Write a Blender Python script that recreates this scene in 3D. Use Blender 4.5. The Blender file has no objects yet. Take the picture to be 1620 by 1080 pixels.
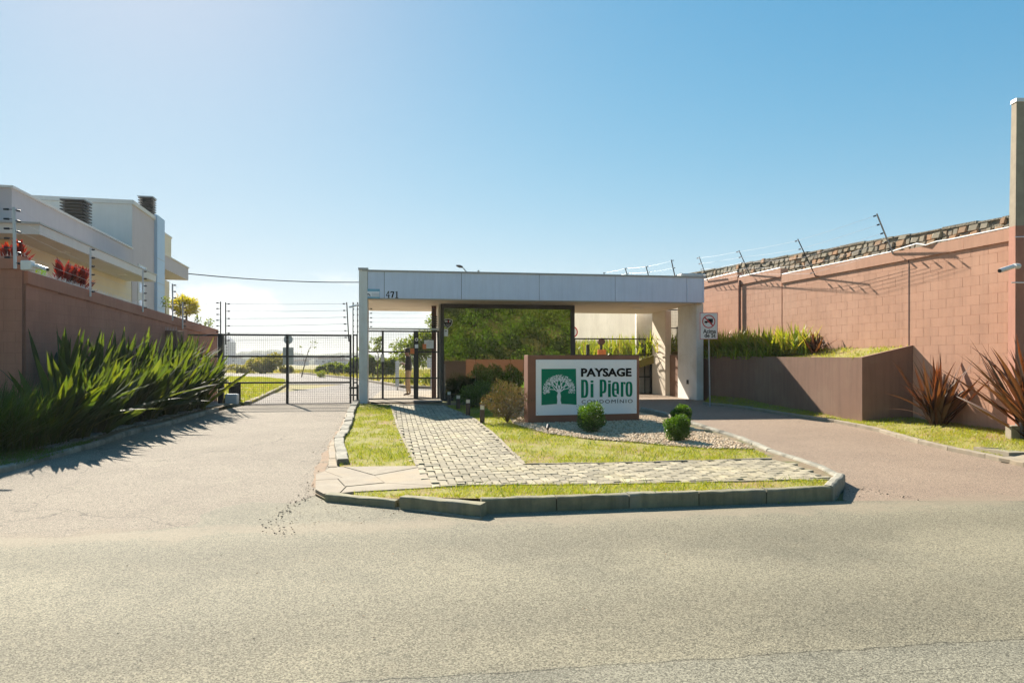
import bpy, bmesh, math, random
import numpy as np
from mathutils import Vector, Matrix, noise
random.seed(7); np.random.seed(7)
sc = bpy.context.scene
C = sc.collection
R = math.radians

# ---------------------------------------------------------------- camera
cam_d = bpy.data.cameras.new('camera'); cam = bpy.data.objects.new('camera', cam_d); C.objects.link(cam)
cam.location = (0, 0, 1.6); cam.rotation_euler = (R(90), 0, 0)
cam_d.sensor_width = 36; cam_d.lens = 24; cam_d.shift_y = 35/1620
cam_d.clip_start = .05; cam_d.clip_end = 9000
sc.camera = cam
# ---------------------------------------------------------------- light
SUN = Vector((-.70, 1.24, 1.0)).normalized()
ELEV = math.asin(SUN.z); AZ = math.atan2(SUN.x, SUN.y)
world = bpy.data.worlds.new('World'); sc.world = world; world.use_nodes = True
wn = world.node_tree; wn.nodes.clear()
def N(t, ty, **kw):
    n = t.nodes.new(ty)
    for k, v in kw.items():
        if k.startswith('i_'):
            n.inputs[k[2:].replace('_', ' ')].default_value = v
        else: setattr(n, k, v)
    return n
def L(t, a, b): t.links.new(a, b)
sky = N(wn, 'ShaderNodeTexSky', sky_type='NISHITA', sun_disc=False)
sky.sun_elevation = ELEV; sky.sun_rotation = AZ
sky.altitude = 900; sky.air_density = 1.0; sky.dust_density = .35; sky.ozone_density = 2.0
bg = N(wn, 'ShaderNodeBackground'); bg.inputs['Strength'].default_value = .136
wo = N(wn, 'ShaderNodeOutputWorld')
# thin clouds low over the horizon, all round
tc = N(wn, 'ShaderNodeTexCoord')
sep = N(wn, 'ShaderNodeSeparateXYZ'); L(wn, tc.outputs['Generated'], sep.inputs[0])
mp = N(wn, 'ShaderNodeMapping'); mp.inputs['Scale'].default_value = (4.2, 4.2, 11); mp.inputs['Location'].default_value = (7.7, 2.9, 4.1)
L(wn, tc.outputs['Generated'], mp.inputs[0])
nz = N(wn, 'ShaderNodeTexNoise'); nz.inputs['Scale'].default_value = 1.0; nz.inputs['Detail'].default_value = 9; nz.inputs['Roughness'].default_value = .52
L(wn, mp.outputs[0], nz.inputs['Vector'])
cr = N(wn, 'ShaderNodeMapRange', interpolation_type='SMOOTHSTEP'); cr.inputs['From Min'].default_value = .51; cr.inputs['From Max'].default_value = .60
L(wn, nz.outputs['Fac'], cr.inputs['Value'])
el1 = N(wn, 'ShaderNodeMapRange', interpolation_type='SMOOTHSTEP'); el1.inputs['From Min'].default_value = .15; el1.inputs['From Max'].default_value = .08
L(wn, sep.outputs['Z'], el1.inputs['Value'])
ml = N(wn, 'ShaderNodeMath', operation='MULTIPLY'); L(wn, cr.outputs[0], ml.inputs[0]); L(wn, el1.outputs[0], ml.inputs[1])
ml2 = N(wn, 'ShaderNodeMath', operation='MULTIPLY'); L(wn, ml.outputs[0], ml2.inputs[0]); ml2.inputs[1].default_value = .7
mixc = N(wn, 'ShaderNodeMix', data_type='RGBA'); mixc.inputs['B'].default_value = (3.3, 3.28, 3.25, 1)
L(wn, ml2.outputs[0], mixc.inputs['Factor']); 
hs = N(wn, 'ShaderNodeHueSaturation'); hs.inputs['Saturation'].default_value = 1.36; L(wn, sky.outputs[0], hs.inputs['Color'])
# soft shoulder on the sky's radiance (x / (1 + kx)), the same in every direction
vm = N(wn, 'ShaderNodeVectorMath', operation='MULTIPLY_ADD'); vm.inputs[1].default_value = (.28, .28, .28); vm.inputs[2].default_value = (1, 1, 1); L(wn, hs.outputs[0], vm.inputs[0])
vd = N(wn, 'ShaderNodeVectorMath', operation='DIVIDE'); L(wn, hs.outputs[0], vd.inputs[0]); L(wn, vm.outputs[0], vd.inputs[1])
L(wn, vd.outputs[0], mixc.inputs['A'])
L(wn, mixc.outputs['Result'], bg.inputs['Color']); L(wn, bg.outputs[0], wo.inputs['Surface'])
sd = bpy.data.lights.new('sun', 'SUN'); sd.energy = 4.9; sd.angle = R(.53); sd.color = (1, .92, .79)
so = bpy.data.objects.new('sun', sd); C.objects.link(so); so.rotation_euler = SUN.to_track_quat('Z', 'Y').to_euler(); so.location = (-20, 30, 40)
sc.view_settings.view_transform = 'Standard'; sc.view_settings.look = 'None'
sc.view_settings.exposure = 1.34; sc.view_settings.gamma = 1; sc.view_settings.use_curve_mapping = False
sc.cycles.max_bounces = 8; sc.cycles.transparent_max_bounces = 16

# ---------------------------------------------------------------- materials
def mat(name, c1, c2=None, scale=3, rough=.8, bump=.15, bscale=80, metal=0, c3=None, scale3=.6, spec=.5, bdist=.01, streak=0, wave=None, lo=.35, hi=.65, vary=0):
    m = bpy.data.materials.new(name); m.use_nodes = True; t = m.node_tree
    p = t.nodes['Principled BSDF']; p.inputs['Roughness'].default_value = rough; p.inputs['Metallic'].default_value = metal
    p.inputs['Specular IOR Level'].default_value = spec
    g = N(t, 'ShaderNodeNewGeometry')
    src = g.outputs['Position']
    if c2 is None: c2 = tuple(c*.86 for c in c1)
    n1 = N(t, 'ShaderNodeTexNoise', i_Scale=scale, i_Detail=8, i_Roughness=.62); L(t, src, n1.inputs['Vector'])
    r1 = N(t, 'ShaderNodeMapRange'); r1.inputs['From Min'].default_value = lo; r1.inputs['From Max'].default_value = hi; L(t, n1.outputs['Fac'], r1.inputs['Value'])
    mx = N(t, 'ShaderNodeMix', data_type='RGBA'); mx.inputs['A'].default_value = (*c1, 1); mx.inputs['B'].default_value = (*c2, 1)
    L(t, r1.outputs[0], mx.inputs['Factor']); out = mx.outputs['Result']
    if c3:
        n2 = N(t, 'ShaderNodeTexNoise', i_Scale=scale3, i_Detail=5, i_Roughness=.6); L(t, src, n2.inputs['Vector'])
        r2 = N(t, 'ShaderNodeMapRange', interpolation_type='SMOOTHSTEP'); r2.inputs['From Min'].default_value = .48; r2.inputs['From Max'].default_value = .68; L(t, n2.outputs['Fac'], r2.inputs['Value'])
        m2 = N(t, 'ShaderNodeMix', data_type='RGBA'); m2.inputs['B'].default_value = (*c3, 1); L(t, r2.outputs[0], m2.inputs['Factor']); L(t, out, m2.inputs['A']); out = m2.outputs['Result']
    if streak:
        mpn = N(t, 'ShaderNodeMapping'); mpn.inputs['Scale'].default_value = (5, 5, .35); L(t, src, mpn.inputs[0])
        n3 = N(t, 'ShaderNodeTexNoise', i_Scale=1.6, i_Detail=6, i_Roughness=.7); L(t, mpn.outputs[0], n3.inputs['Vector'])
        r3 = N(t, 'ShaderNodeMapRange'); r3.inputs['From Min'].default_value = .45; r3.inputs['From Max'].default_value = .75; r3.inputs['To Min'].default_value = 1; r3.inputs['To Max'].default_value = 1-streak
        L(t, n3.outputs['Fac'], r3.inputs['Value'])
        m3 = N(t, 'ShaderNodeMix', data_type='RGBA', blend_type='MULTIPLY'); m3.inputs['Factor'].default_value = 1; L(t, out, m3.inputs['A'])
        cb = N(t, 'ShaderNodeCombineColor'); [L(t, r3.outputs[0], cb.inputs[i]) for i in range(3)]
        L(t, cb.outputs[0], m3.inputs['B']); out = m3.outputs['Result']
    if vary:
        oi = N(t, 'ShaderNodeObjectInfo'); ad = N(t, 'ShaderNodeMath', operation='ADD'); L(t, g.outputs['Random Per Island'], ad.inputs[0]); L(t, oi.outputs['Random'], ad.inputs[1])
        fr = N(t, 'ShaderNodeMath', operation='FRACT'); L(t, ad.outputs[0], fr.inputs[0]); r4 = N(t, 'ShaderNodeMapRange'); r4.inputs['To Min'].default_value = 1-vary; r4.inputs['To Max'].default_value = 1+vary*.55; L(t, fr.outputs[0], r4.inputs['Value'])
        c4 = N(t, 'ShaderNodeCombineColor'); [L(t, r4.outputs[0], c4.inputs[i]) for i in range(3)]
        m5 = N(t, 'ShaderNodeMix', data_type='RGBA', blend_type='MULTIPLY'); m5.inputs['Factor'].default_value = 1; L(t, out, m5.inputs['A']); L(t, c4.outputs[0], m5.inputs['B']); out = m5.outputs['Result']
    L(t, out, p.inputs['Base Color'])
    if bump:
        nb = N(t, 'ShaderNodeTexNoise', i_Scale=bscale, i_Detail=4, i_Roughness=.6); L(t, src, nb.inputs['Vector'])
        b = N(t, 'ShaderNodeBump', i_Strength=bump, i_Distance=bdist); L(t, nb.outputs['Fac'], b.inputs['Height']); L(t, b.outputs[0], p.inputs['Normal'])
    m['p'] = 1
    return m
def asphalt(name, c1, c2, c3, crack=.0, sheen=.85, dust=True, seam=False):
    """aggregate chips, broad stains, cracks"""
    m = bpy.data.materials.new(name); m.use_nodes = True; t = m.node_tree; p = t.nodes['Principled BSDF']
    g = N(t, 'ShaderNodeNewGeometry'); src = g.outputs['Position']
    v = N(t, 'ShaderNodeTexVoronoi', i_Scale=125.0, i_Randomness=1.0); L(t, src, v.inputs['Vector'])
    sr = N(t, 'ShaderNodeSeparateColor'); L(t, v.outputs['Color'], sr.inputs[0])
    r = N(t, 'ShaderNodeMapRange'); r.inputs['To Min'].default_value = .45; r.inputs['To Max'].default_value = 1.6; L(t, sr.outputs[0], r.inputs['Value'])
    n1 = N(t, 'ShaderNodeTexNoise', i_Scale=.55, i_Detail=7, i_Roughness=.6); L(t, src, n1.inputs['Vector'])
    r1 = N(t, 'ShaderNodeMapRange', interpolation_type='SMOOTHSTEP'); r1.inputs['From Min'].default_value = .35; r1.inputs['From Max'].default_value = .68; L(t, n1.outputs['Fac'], r1.inputs['Value'])
    mx = N(t, 'ShaderNodeMix', data_type='RGBA'); mx.inputs['A'].default_value = (*c1, 1); mx.inputs['B'].default_value = (*c2, 1); L(t, r1.outputs[0], mx.inputs['Factor'])
    n2 = N(t, 'ShaderNodeTexNoise', i_Scale=2.3, i_Detail=9, i_Roughness=.72); L(t, src, n2.inputs['Vector'])
    r2 = N(t, 'ShaderNodeMapRange'); r2.inputs['From Min'].default_value = .56; r2.inputs['From Max'].default_value = .74; L(t, n2.outputs['Fac'], r2.inputs['Value'])
    mx2 = N(t, 'ShaderNodeMix', data_type='RGBA'); L(t, r2.outputs[0], mx2.inputs['Factor']); L(t, mx.outputs['Result'], mx2.inputs['A']); mx2.inputs['B'].default_value = (*c3, 1)
    cb = N(t, 'ShaderNodeCombineColor'); [L(t, r.outputs[0], cb.inputs[i]) for i in range(3)]
    mm = N(t, 'ShaderNodeMix', data_type='RGBA', blend_type='MULTIPLY'); mm.inputs['Factor'].default_value = 1; L(t, mx2.outputs['Result'], mm.inputs['A']); L(t, cb.outputs[0], mm.inputs['B'])
    out = mm.outputs['Result']
    if dust:   # sandy dirt washed along the joint between street and driveways
        sx = N(t, 'ShaderNodeSeparateXYZ'); L(t, src, sx.inputs[0])
        m1 = N(t, 'ShaderNodeMath', operation='MULTIPLY_ADD'); m1.inputs[1].default_value = -.18; L(t, sx.outputs['X'], m1.inputs[0]); L(t, sx.outputs['Y'], m1.inputs[2])
        m2 = N(t, 'ShaderNodeMath', operation='SUBTRACT'); L(t, m1.outputs[0], m2.inputs[0]); m2.inputs[1].default_value = 7.0
        m3 = N(t, 'ShaderNodeMath', operation='ABSOLUTE'); L(t, m2.outputs[0], m3.inputs[0])
        nd = N(t, 'ShaderNodeTexNoise', i_Scale=1.7, i_Detail=9, i_Roughness=.7); L(t, src, nd.inputs['Vector'])
        m4 = N(t, 'ShaderNodeMath', operation='MULTIPLY_ADD'); m4.inputs[1].default_value = -1.5; L(t, nd.outputs['Fac'], m4.inputs[0]); L(t, m3.outputs[0], m4.inputs[2])
        rd = N(t, 'ShaderNodeMapRange', interpolation_type='SMOOTHSTEP'); rd.inputs['From Min'].default_value = -.75; rd.inputs['From Max'].default_value = -.38; rd.inputs['To Min'].default_value = .55; rd.inputs['To Max'].default_value = 0; L(t, m4.outputs[0], rd.inputs['Value'])
        mz = N(t, 'ShaderNodeMix', data_type='RGBA'); mz.inputs['B'].default_value = (.29, .235, .165, 1); L(t, rd.outputs[0], mz.inputs['Factor']); L(t, out, mz.inputs['A']); out = mz.outputs['Result']
    nb = N(t, 'ShaderNodeTexNoise', i_Scale=95.0, i_Detail=3, i_Roughness=.7); L(t, src, nb.inputs['Vector'])
    ad = N(t, 'ShaderNodeMath', operation='ADD'); L(t, nb.outputs['Fac'], ad.inputs[0]); L(t, sr.outputs[1], ad.inputs[1])
    h = ad.outputs[0]
    if crack:
        wv = N(t, 'ShaderNodeTexNoise', i_Scale=1.2, i_Detail=5); L(t, src, wv.inputs['Vector'])
        va = N(t, 'ShaderNodeVectorMath', operation='MULTIPLY_ADD'); L(t, wv.outputs['Color'], va.inputs[0]); va.inputs[1].default_value = (1.3, 1.3, 0); L(t, src, va.inputs[2])
        vc = N(t, 'ShaderNodeTexVoronoi', feature='DISTANCE_TO_EDGE', i_Scale=.33); L(t, va.outputs[0], vc.inputs['Vector'])
        rc = N(t, 'ShaderNodeMapRange'); rc.inputs['From Max'].default_value = .0045; rc.inputs['To Min'].default_value = 1-crack; rc.inputs['To Max'].default_value = 1; L(t, vc.outputs['Distance'], rc.inputs['Value'])
        cc = N(t, 'ShaderNodeCombineColor'); [L(t, rc.outputs[0], cc.inputs[i]) for i in range(3)]
        m4 = N(t, 'ShaderNodeMix', data_type='RGBA', blend_type='MULTIPLY'); m4.inputs['Factor'].default_value = 1; L(t, out, m4.inputs['A']); L(t, cc.outputs[0], m4.inputs['B']); out = m4.outputs['Result']
    if seam:   # an old repair joint running along the street, and darker worn lanes
        sq = N(t, 'ShaderNodeSeparateXYZ'); L(t, src, sq.inputs[0])
        q1 = N(t, 'ShaderNodeMath', operation='MULTIPLY_ADD'); q1.inputs[1].default_value = -.142; L(t, sq.outputs['X'], q1.inputs[0]); L(t, sq.outputs['Y'], q1.inputs[2])
        nq = N(t, 'ShaderNodeTexNoise', i_Scale=3.0, i_Detail=8, i_Roughness=.7); L(t, src, nq.inputs['Vector'])
        q2 = N(t, 'ShaderNodeMath', operation='MULTIPLY_ADD'); q2.inputs[1].default_value = .16; L(t, nq.outputs['Fac'], q2.inputs[0]); L(t, q1.outputs[0], q2.inputs[2])
        for pos, wid, dk in ((3.63, .010, .35), (3.33, .006, .5), (3.12, .006, .55)):
            q3 = N(t, 'ShaderNodeMath', operation='SUBTRACT'); L(t, q2.outputs[0], q3.inputs[0]); q3.inputs[1].default_value = pos
            q4 = N(t, 'ShaderNodeMath', operation='ABSOLUTE'); L(t, q3.outputs[0], q4.inputs[0])
            q5 = N(t, 'ShaderNodeMapRange'); q5.inputs['From Min'].default_value = 0; q5.inputs['From Max'].default_value = wid; q5.inputs['To Min'].default_value = dk; q5.inputs['To Max'].default_value = 1; L(t, q4.outputs[0], q5.inputs['Value'])
            qc = N(t, 'ShaderNodeCombineColor'); [L(t, q5.outputs[0], qc.inputs[i]) for i in range(3)]
            qm = N(t, 'ShaderNodeMix', data_type='RGBA', blend_type='MULTIPLY'); qm.inputs['Factor'].default_value = 1; L(t, out, qm.inputs['A']); L(t, qc.outputs[0], qm.inputs['B']); out = qm.outputs['Result']
        q6 = N(t, 'ShaderNodeMapRange'); q6.inputs['From Min'].default_value = 3.60; q6.inputs['From Max'].default_value = 3.66; q6.inputs['To Min'].default_value = .8; q6.inputs['To Max'].default_value = 0; L(t, q2.outputs[0], q6.inputs['Value'])
        qn = N(t, 'ShaderNodeMix', data_type='RGBA', blend_type='MULTIPLY'); qn.inputs['B'].default_value = (.86, .90, .98, 1); L(t, q6.outputs[0], qn.inputs['Factor']); L(t, out, qn.inputs['A']); out = qn.outputs['Result']
        q7 = N(t, 'ShaderNodeMath', operation='MULTIPLY_ADD'); q7.inputs[1].default_value = 2.2; L(t, n1.outputs['Fac'], q7.inputs[0]); L(t, q1.outputs[0], q7.inputs[2])
        q8 = N(t, 'ShaderNodeMath', operation='SINE'); q9 = N(t, 'ShaderNodeMath', operation='MULTIPLY'); q9.inputs[1].default_value = 3.3; L(t, q7.outputs[0], q9.inputs[0]); L(t, q9.outputs[0], q8.inputs[0])
        qa = N(t, 'ShaderNodeMapRange'); qa.inputs['From Min'].default_value = -1; qa.inputs['To Min'].default_value = .86; qa.inputs['To Max'].default_value = 1.06; L(t, q8.outputs[0], qa.inputs['Value'])
        qd = N(t, 'ShaderNodeCombineColor'); [L(t, qa.outputs[0], qd.inputs[i]) for i in range(3)]
        qe = N(t, 'ShaderNodeMix', data_type='RGBA', blend_type='MULTIPLY'); qe.inputs['Factor'].default_value = 1; L(t, out, qe.inputs['A']); L(t, qd.outputs[0], qe.inputs['B']); out = qe.outputs['Result']
    L(t, out, p.inputs['Base Color']); p.inputs['Roughness'].default_value = sheen
    p.inputs['Specular IOR Level'].default_value = .22
    b = N(t, 'ShaderNodeBump', i_Strength=.85, i_Distance=.007); L(t, h, b.inputs['Height']); L(t, b.outputs[0], p.inputs['Normal'])
    return m
def leafmat(name, cols, trans=.35, rough=.45, tcol=None):
    m = bpy.data.materials.new(name); m.use_nodes = True; t = m.node_tree; p = t.nodes['Principled BSDF']
    g = N(t, 'ShaderNodeNewGeometry'); oi = N(t, 'ShaderNodeObjectInfo')
    ad = N(t, 'ShaderNodeMath', operation='ADD'); L(t, g.outputs['Random Per Island'], ad.inputs[0]); L(t, oi.outputs['Random'], ad.inputs[1])
    fr = N(t, 'ShaderNodeMath', operation='FRACT'); L(t, ad.outputs[0], fr.inputs[0])
    ramp = N(t, 'ShaderNodeValToRGB'); e = ramp.color_ramp.elements
    e[0].color = (*cols[0], 1); e[0].position = 0; e[1].color = (*cols[-1], 1); e[1].position = 1
    for i, c in enumerate(cols[1:-1]): x = e.new((i+1)/(len(cols)-1)); x.color = (*c, 1)
    L(t, fr.outputs[0], ramp.inputs[0]); L(t, ramp.outputs[0], p.inputs['Base Color']); p.inputs['Roughness'].default_value = rough
    tr = N(t, 'ShaderNodeBsdfTranslucent'); ms = N(t, 'ShaderNodeMixShader'); ms.inputs[0].default_value = trans
    gm = N(t, 'ShaderNodeMix', data_type='RGBA', blend_type='MULTIPLY'); gm.inputs['Factor'].default_value = 1
    gm.inputs['B'].default_value = (*(tcol or (2.2, 2.0, .85)), 1); L(t, ramp.outputs[0], gm.inputs['A']); L(t, gm.outputs['Result'], tr.inputs['Color'])
    L(t, p.outputs[0], ms.inputs[1]); L(t, tr.outputs[0], ms.inputs[2]); L(t, ms.outputs[0], t.nodes['Material Output'].inputs['Surface'])
    return m

M = {}
M['asphalt'] = asphalt('street_asphalt', (.238, .212, .147), (.19, .172, .122), (.22, .192, .132), .0, .8, seam=True)
M['drive'] = asphalt('driveway_asphalt', (.27, .226, .172), (.22, .183, .14), (.27, .235, .17), .45, .85)
M['drive2'] = asphalt('right_driveway_asphalt', (.30, .222, .16), (.262, .193, .14), (.30, .232, .17), .0, .7)
M['road_in'] = asphalt('inner_road_asphalt', (.27, .24, .21), (.22, .195, .175), (.26, .23, .2))
M['dirt'] = mat('sandy_dirt', (.30, .20, .125), (.24, .17, .11), 6, .95, .6, 90, c3=(.20, .16, .11), scale3=4)
M['patch'] = asphalt('road_patch', (.18, .18, .135), (.21, .20, .14), (.26, .22, .15), .5, .85)
M['soil'] = mat('soil', (.16, .105, .06), (.24, .18, .10), 9, .95, .6, 40, c3=(.10, .11, .03), scale3=2)
M['lawn'] = mat('lawn_soil', (.20, .20, .02), (.28, .22, .06), 14, .95, .7, 60, c3=(.27, .17, .07), scale3=1.3)
M['field'] = mat('field', (.20, .19, .045), (.30, .22, .085), .7, .95, .5, 8, c3=(.09, .11, .03), scale3=.12)
M['paver'] = mat('paver_concrete', (.39, .335, .225), (.28, .24, .165), 5, .9, .4, 130, c3=(.40, .34, .21), scale3=1.7, vary=.32)
M['sand'] = mat('joint_sand', (.06, .05, .035), (.10, .085, .05), 20, .98, .4, 200)
M['conc'] = mat('kerb_concrete', (.36, .33, .26), (.22, .205, .16), 4, .9, .5, 60, c3=(.15, .14, .11), scale3=2.2, streak=.25, vary=.15)
M['concd'] = mat('stained_kerb_concrete', (.31, .275, .17), (.20, .18, .115), 6, .92, .6, 50, c3=(.26, .24, .18), scale3=3, streak=.35, vary=.18)
M['slab'] = mat('slab_concrete', (.31, .26, .19), (.25, .205, .15), 3, .9, .35, 90, c3=(.32, .25, .165), scale3=1.1, streak=.1)
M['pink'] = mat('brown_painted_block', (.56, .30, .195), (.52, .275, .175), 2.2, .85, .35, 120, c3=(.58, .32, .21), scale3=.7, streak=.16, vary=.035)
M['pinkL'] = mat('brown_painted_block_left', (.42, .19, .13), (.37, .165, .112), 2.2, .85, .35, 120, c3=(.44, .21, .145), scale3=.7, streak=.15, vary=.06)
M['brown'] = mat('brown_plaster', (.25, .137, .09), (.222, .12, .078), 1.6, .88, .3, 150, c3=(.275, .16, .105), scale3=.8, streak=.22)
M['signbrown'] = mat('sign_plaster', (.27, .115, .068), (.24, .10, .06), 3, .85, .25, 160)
M['white'] = mat('white_plaster', (.80, .78, .73), (.75, .72, .66), 2, .75, .15, 120, c3=(.66, .61, .53), scale3=.7, streak=.10)
M['acm'] = mat('white_composite_panel', (.68, .74, .88), (.64, .70, .84), 1.4, .38, .02, 20, streak=.10)
M['trim'] = mat('grey_trim', (.42, .42, .41), None, 3, .6)
M['soffit'] = mat('soffit_plaster', (.74, .65, .53), (.70, .60, .48), 1.5, .85, .1)
M['black'] = mat('black_paint', (.012, .012, .014), (.02, .018, .017), 6, .5, .05)
M['dark'] = mat('dark_metal', (.03, .027, .025), None, 6, .5, .05)
M['steel'] = mat('galvanised_steel', (.42, .42, .43), (.33, .33, .34), 12, .45, .05, metal=.6)
M['lightpaint'] = mat('light_grey_paint', (.55, .57, .6), None, 6, .5, .05)
M['insul'] = mat('black_insulator', (.012, .012, .014), None, 8, .35, 0)
M['wire'] = mat('fence_wire', (.5, .5, .52), None, 8, .35, 0, metal=.8)
M['housew'] = mat('house_white_plaster', (.66, .64, .61), (.62, .60, .57), 1.3, .8, .1, streak=.06)
M['housel'] = mat('house_lilac_plaster', (.50, .45, .46), (.47, .42, .43), 1.3, .8, .15, 140, streak=.06)
M['housec'] = mat('house_cream_plaster', (.66, .58, .44), (.62, .54, .41), 1.3, .8, .1)
M['houseb'] = mat('house_blue_tile', (.36, .50, .66), (.33, .47, .63), 1.3, .45, .02)
M['cream'] = mat('cream_wall', (.60, .53, .42), (.54, .47, .37), 1.2, .85, .2, 60, c3=(.64, .57, .46), scale3=.5, streak=.1)
M['stone'] = leafmat('rubble_stone', [(.34, .29, .21), (.42, .36, .26), (.26, .22, .17), (.58, .33, .18), (.38, .32, .23), (.30, .25, .19), (.46, .38, .27)], 0.0, .95)
M['mortar'] = mat('grey_mortar', (.30, .26, .19), (.19, .165, .125), 6, .98, .9, 25, bdist=.04)
M['pebble'] = leafmat('pebbles', [(.56, .41, .25), (.66, .53, .36), (.38, .23, .12), (.62, .46, .28), (.50, .40, .28), (.28, .19, .10)], 0.0, .7)
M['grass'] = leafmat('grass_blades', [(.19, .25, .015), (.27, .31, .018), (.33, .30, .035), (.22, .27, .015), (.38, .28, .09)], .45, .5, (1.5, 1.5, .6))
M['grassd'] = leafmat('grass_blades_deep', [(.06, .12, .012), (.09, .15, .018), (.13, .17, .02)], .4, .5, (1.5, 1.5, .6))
M['flax'] = leafmat('flax_leaf', [(.022, .036, .012), (.04, .052, .014), (.03, .045, .028), (.055, .062, .014), (.028, .042, .03), (.035, .04, .012), (.045, .062, .045), (.07, .075, .02)], .38, .68, (3.4, 3.6, .5))
M['bronze'] = leafmat('bronze_flax_leaf', [(.10, .042, .028), (.12, .07, .035), (.16, .065, .028), (.08, .055, .032), (.075, .03, .025)], .30, .55, (1.8, 1.1, .5))
M['lily'] = leafmat('lily_leaf', [(.035, .065, .01), (.05, .09, .014), (.07, .10, .015), (.06, .06, .02)], .35, .45, (2, 2, .6))
M['agap'] = leafmat('yellow_green_leaf', [(.20, .27, .018), (.27, .33, .022), (.14, .22, .018), (.33, .33, .04), (.30, .24, .08)], .4, .45, (1.5, 1.4, .6))
M['box'] = leafmat('boxwood_leaf', [(.025, .06, .008), (.045, .10, .012), (.09, .16, .018), (.06, .12, .012)], .35, .4, (2.2, 2.2, .6))
M['loose'] = leafmat('loose_shrub_leaf', [(.06, .075, .02), (.10, .09, .03), (.13, .075, .045), (.08, .09, .02), (.15, .11, .06)], .35, .6, (1.5, 1.3, .7))
M['tree'] = leafmat('tree_leaf', [(.07, .12, .022), (.11, .16, .025), (.15, .18, .03), (.09, .12, .035)], .45, .5, (2.2, 2, .7))
M['olive'] = leafmat('olive_bush_leaf', [(.20, .21, .05), (.28, .25, .07), (.16, .18, .05), (.34, .27, .10)], .45, .5, (1.6, 1.5, .7))
M['hillleaf'] = leafmat('hill_leaf', [(.08, .15, .014), (.22, .40, .025), (.36, .50, .04), (.13, .20, .024), (.30, .36, .06)], .35, .5, (1.8, 1.8, .6))
M['red'] = leafmat('red_cordyline_leaf', [(.20, .018, .016), (.10, .012, .016), (.30, .04, .018), (.06, .01, .015), (.36, .08, .02)], .25, .35, (2.0, 1.0, .6))
M['yel'] = leafmat('yellow_palm_leaf', [(.45, .42, .03), (.55, .48, .05), (.3, .33, .03), (.5, .35, .1)], .45, .5, (1.4, 1.3, .6))
M['bark'] = mat('bark', (.12, .085, .055), (.07, .05, .035), 20, .95, .6, 60)
M['signwhite'] = mat('sign_panel_white', (.86, .87, .90), (.83, .84, .87), 2, .6, 0, spec=.25)
M['sgreen'] = mat('sign_green', (.0, .20, .11), (.0, .185, .10), 3, .7, 0, spec=.1)
M['sblack'] = mat('sign_black', (.012, .013, .015), None, 3, .7, 0, spec=.1)
M['sred'] = mat('sign_red', (.55, .015, .02), None, 3, .45, 0)
M['swhite'] = mat('sign_white', (.78, .76, .74), None, 3, .45, 0)
M['sblue'] = mat('sign_blue', (.20, .46, .62), None, 3, .45, 0)
M['sorange'] = mat('plate_orange', (.75, .22, .06), None, 3, .5, 0)
M['galv'] = mat('sign_back_metal', (.46, .51, .55), None, 6, .45, .03)
M['bollhead'] = mat('bollard_lens', (.75, .68, .56), None, 6, .4, 0)
M['bollbody'] = mat('bollard_body', (.075, .045, .032), None, 6, .5, 0)
M['rust'] = mat('rust_brown_paint', (.12, .045, .03), (.09, .035, .025), 8, .6, .1)
M['skin'] = mat('skin', (.32, .17, .11), None, 20, .6, 0)
M['shirt'] = mat('dark_shirt', (.03, .028, .035), None, 20, .9, .1)
M['trouser'] = mat('khaki_trousers', (.40, .28, .18), None, 20, .9, .1)
M['hair'] = mat('black_hair', (.012, .01, .009), None, 20, .6, 0)
M['shoe'] = mat('brown_shoe', (.09, .05, .03), None, 20, .6, 0)
M['lime'] = mat('lime_plastic', (.35, .65, .02), None, 6, .5, 0)
M['city'] = mat('pale_city_plaster', (.42, .42, .43), (.34, .34, .36), .3, .9, 0)
M['cityr'] = mat('city_roof', (.26, .17, .13), None, .3, .9, 0)
M['cityg'] = mat('city_window', (.10, .12, .14), None, .3, .3, 0)
M['farwood'] = mat('far_wood', (.05, .075, .03), (.07, .09, .03), .05, .95, 0)
M['pole'] = mat('pole_concrete', (.36, .30, .22), (.29, .24, .18), 6, .9, .3, 60, streak=.2)
def glassmat(name, col, rough):
    m = bpy.data.materials.new(name); m.use_nodes = True; t = m.node_tree; p = t.nodes['Principled BSDF']
    p.inputs['Metallic'].default_value = 1; p.inputs['Roughness'].default_value = rough
    g = N(t, 'ShaderNodeNewGeometry'); n = N(t, 'ShaderNodeTexNoise', i_Scale=.8, i_Detail=2); L(t, g.outputs['Position'], n.inputs['Vector'])
    b = N(t, 'ShaderNodeBump', i_Strength=.02, i_Distance=.01); L(t, n.outputs['Fac'], b.inputs['Height']); L(t, b.outputs[0], p.inputs['Normal'])
    mx = N(t, 'ShaderNodeMix', data_type='RGBA'); mx.inputs['A'].default_value = (*col, 1); mx.inputs['B'].default_value = (*[c*.92 for c in col], 1); L(t, n.outputs['Fac'], mx.inputs['Factor']); L(t, mx.outputs['Result'], p.inputs['Base Color'])
    return m
M['mirror'] = glassmat('mirrored_glass', (.185, .195, .155), .015)
M['glassdark'] = glassmat('window_glass', (.30, .36, .44), .03)

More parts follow.
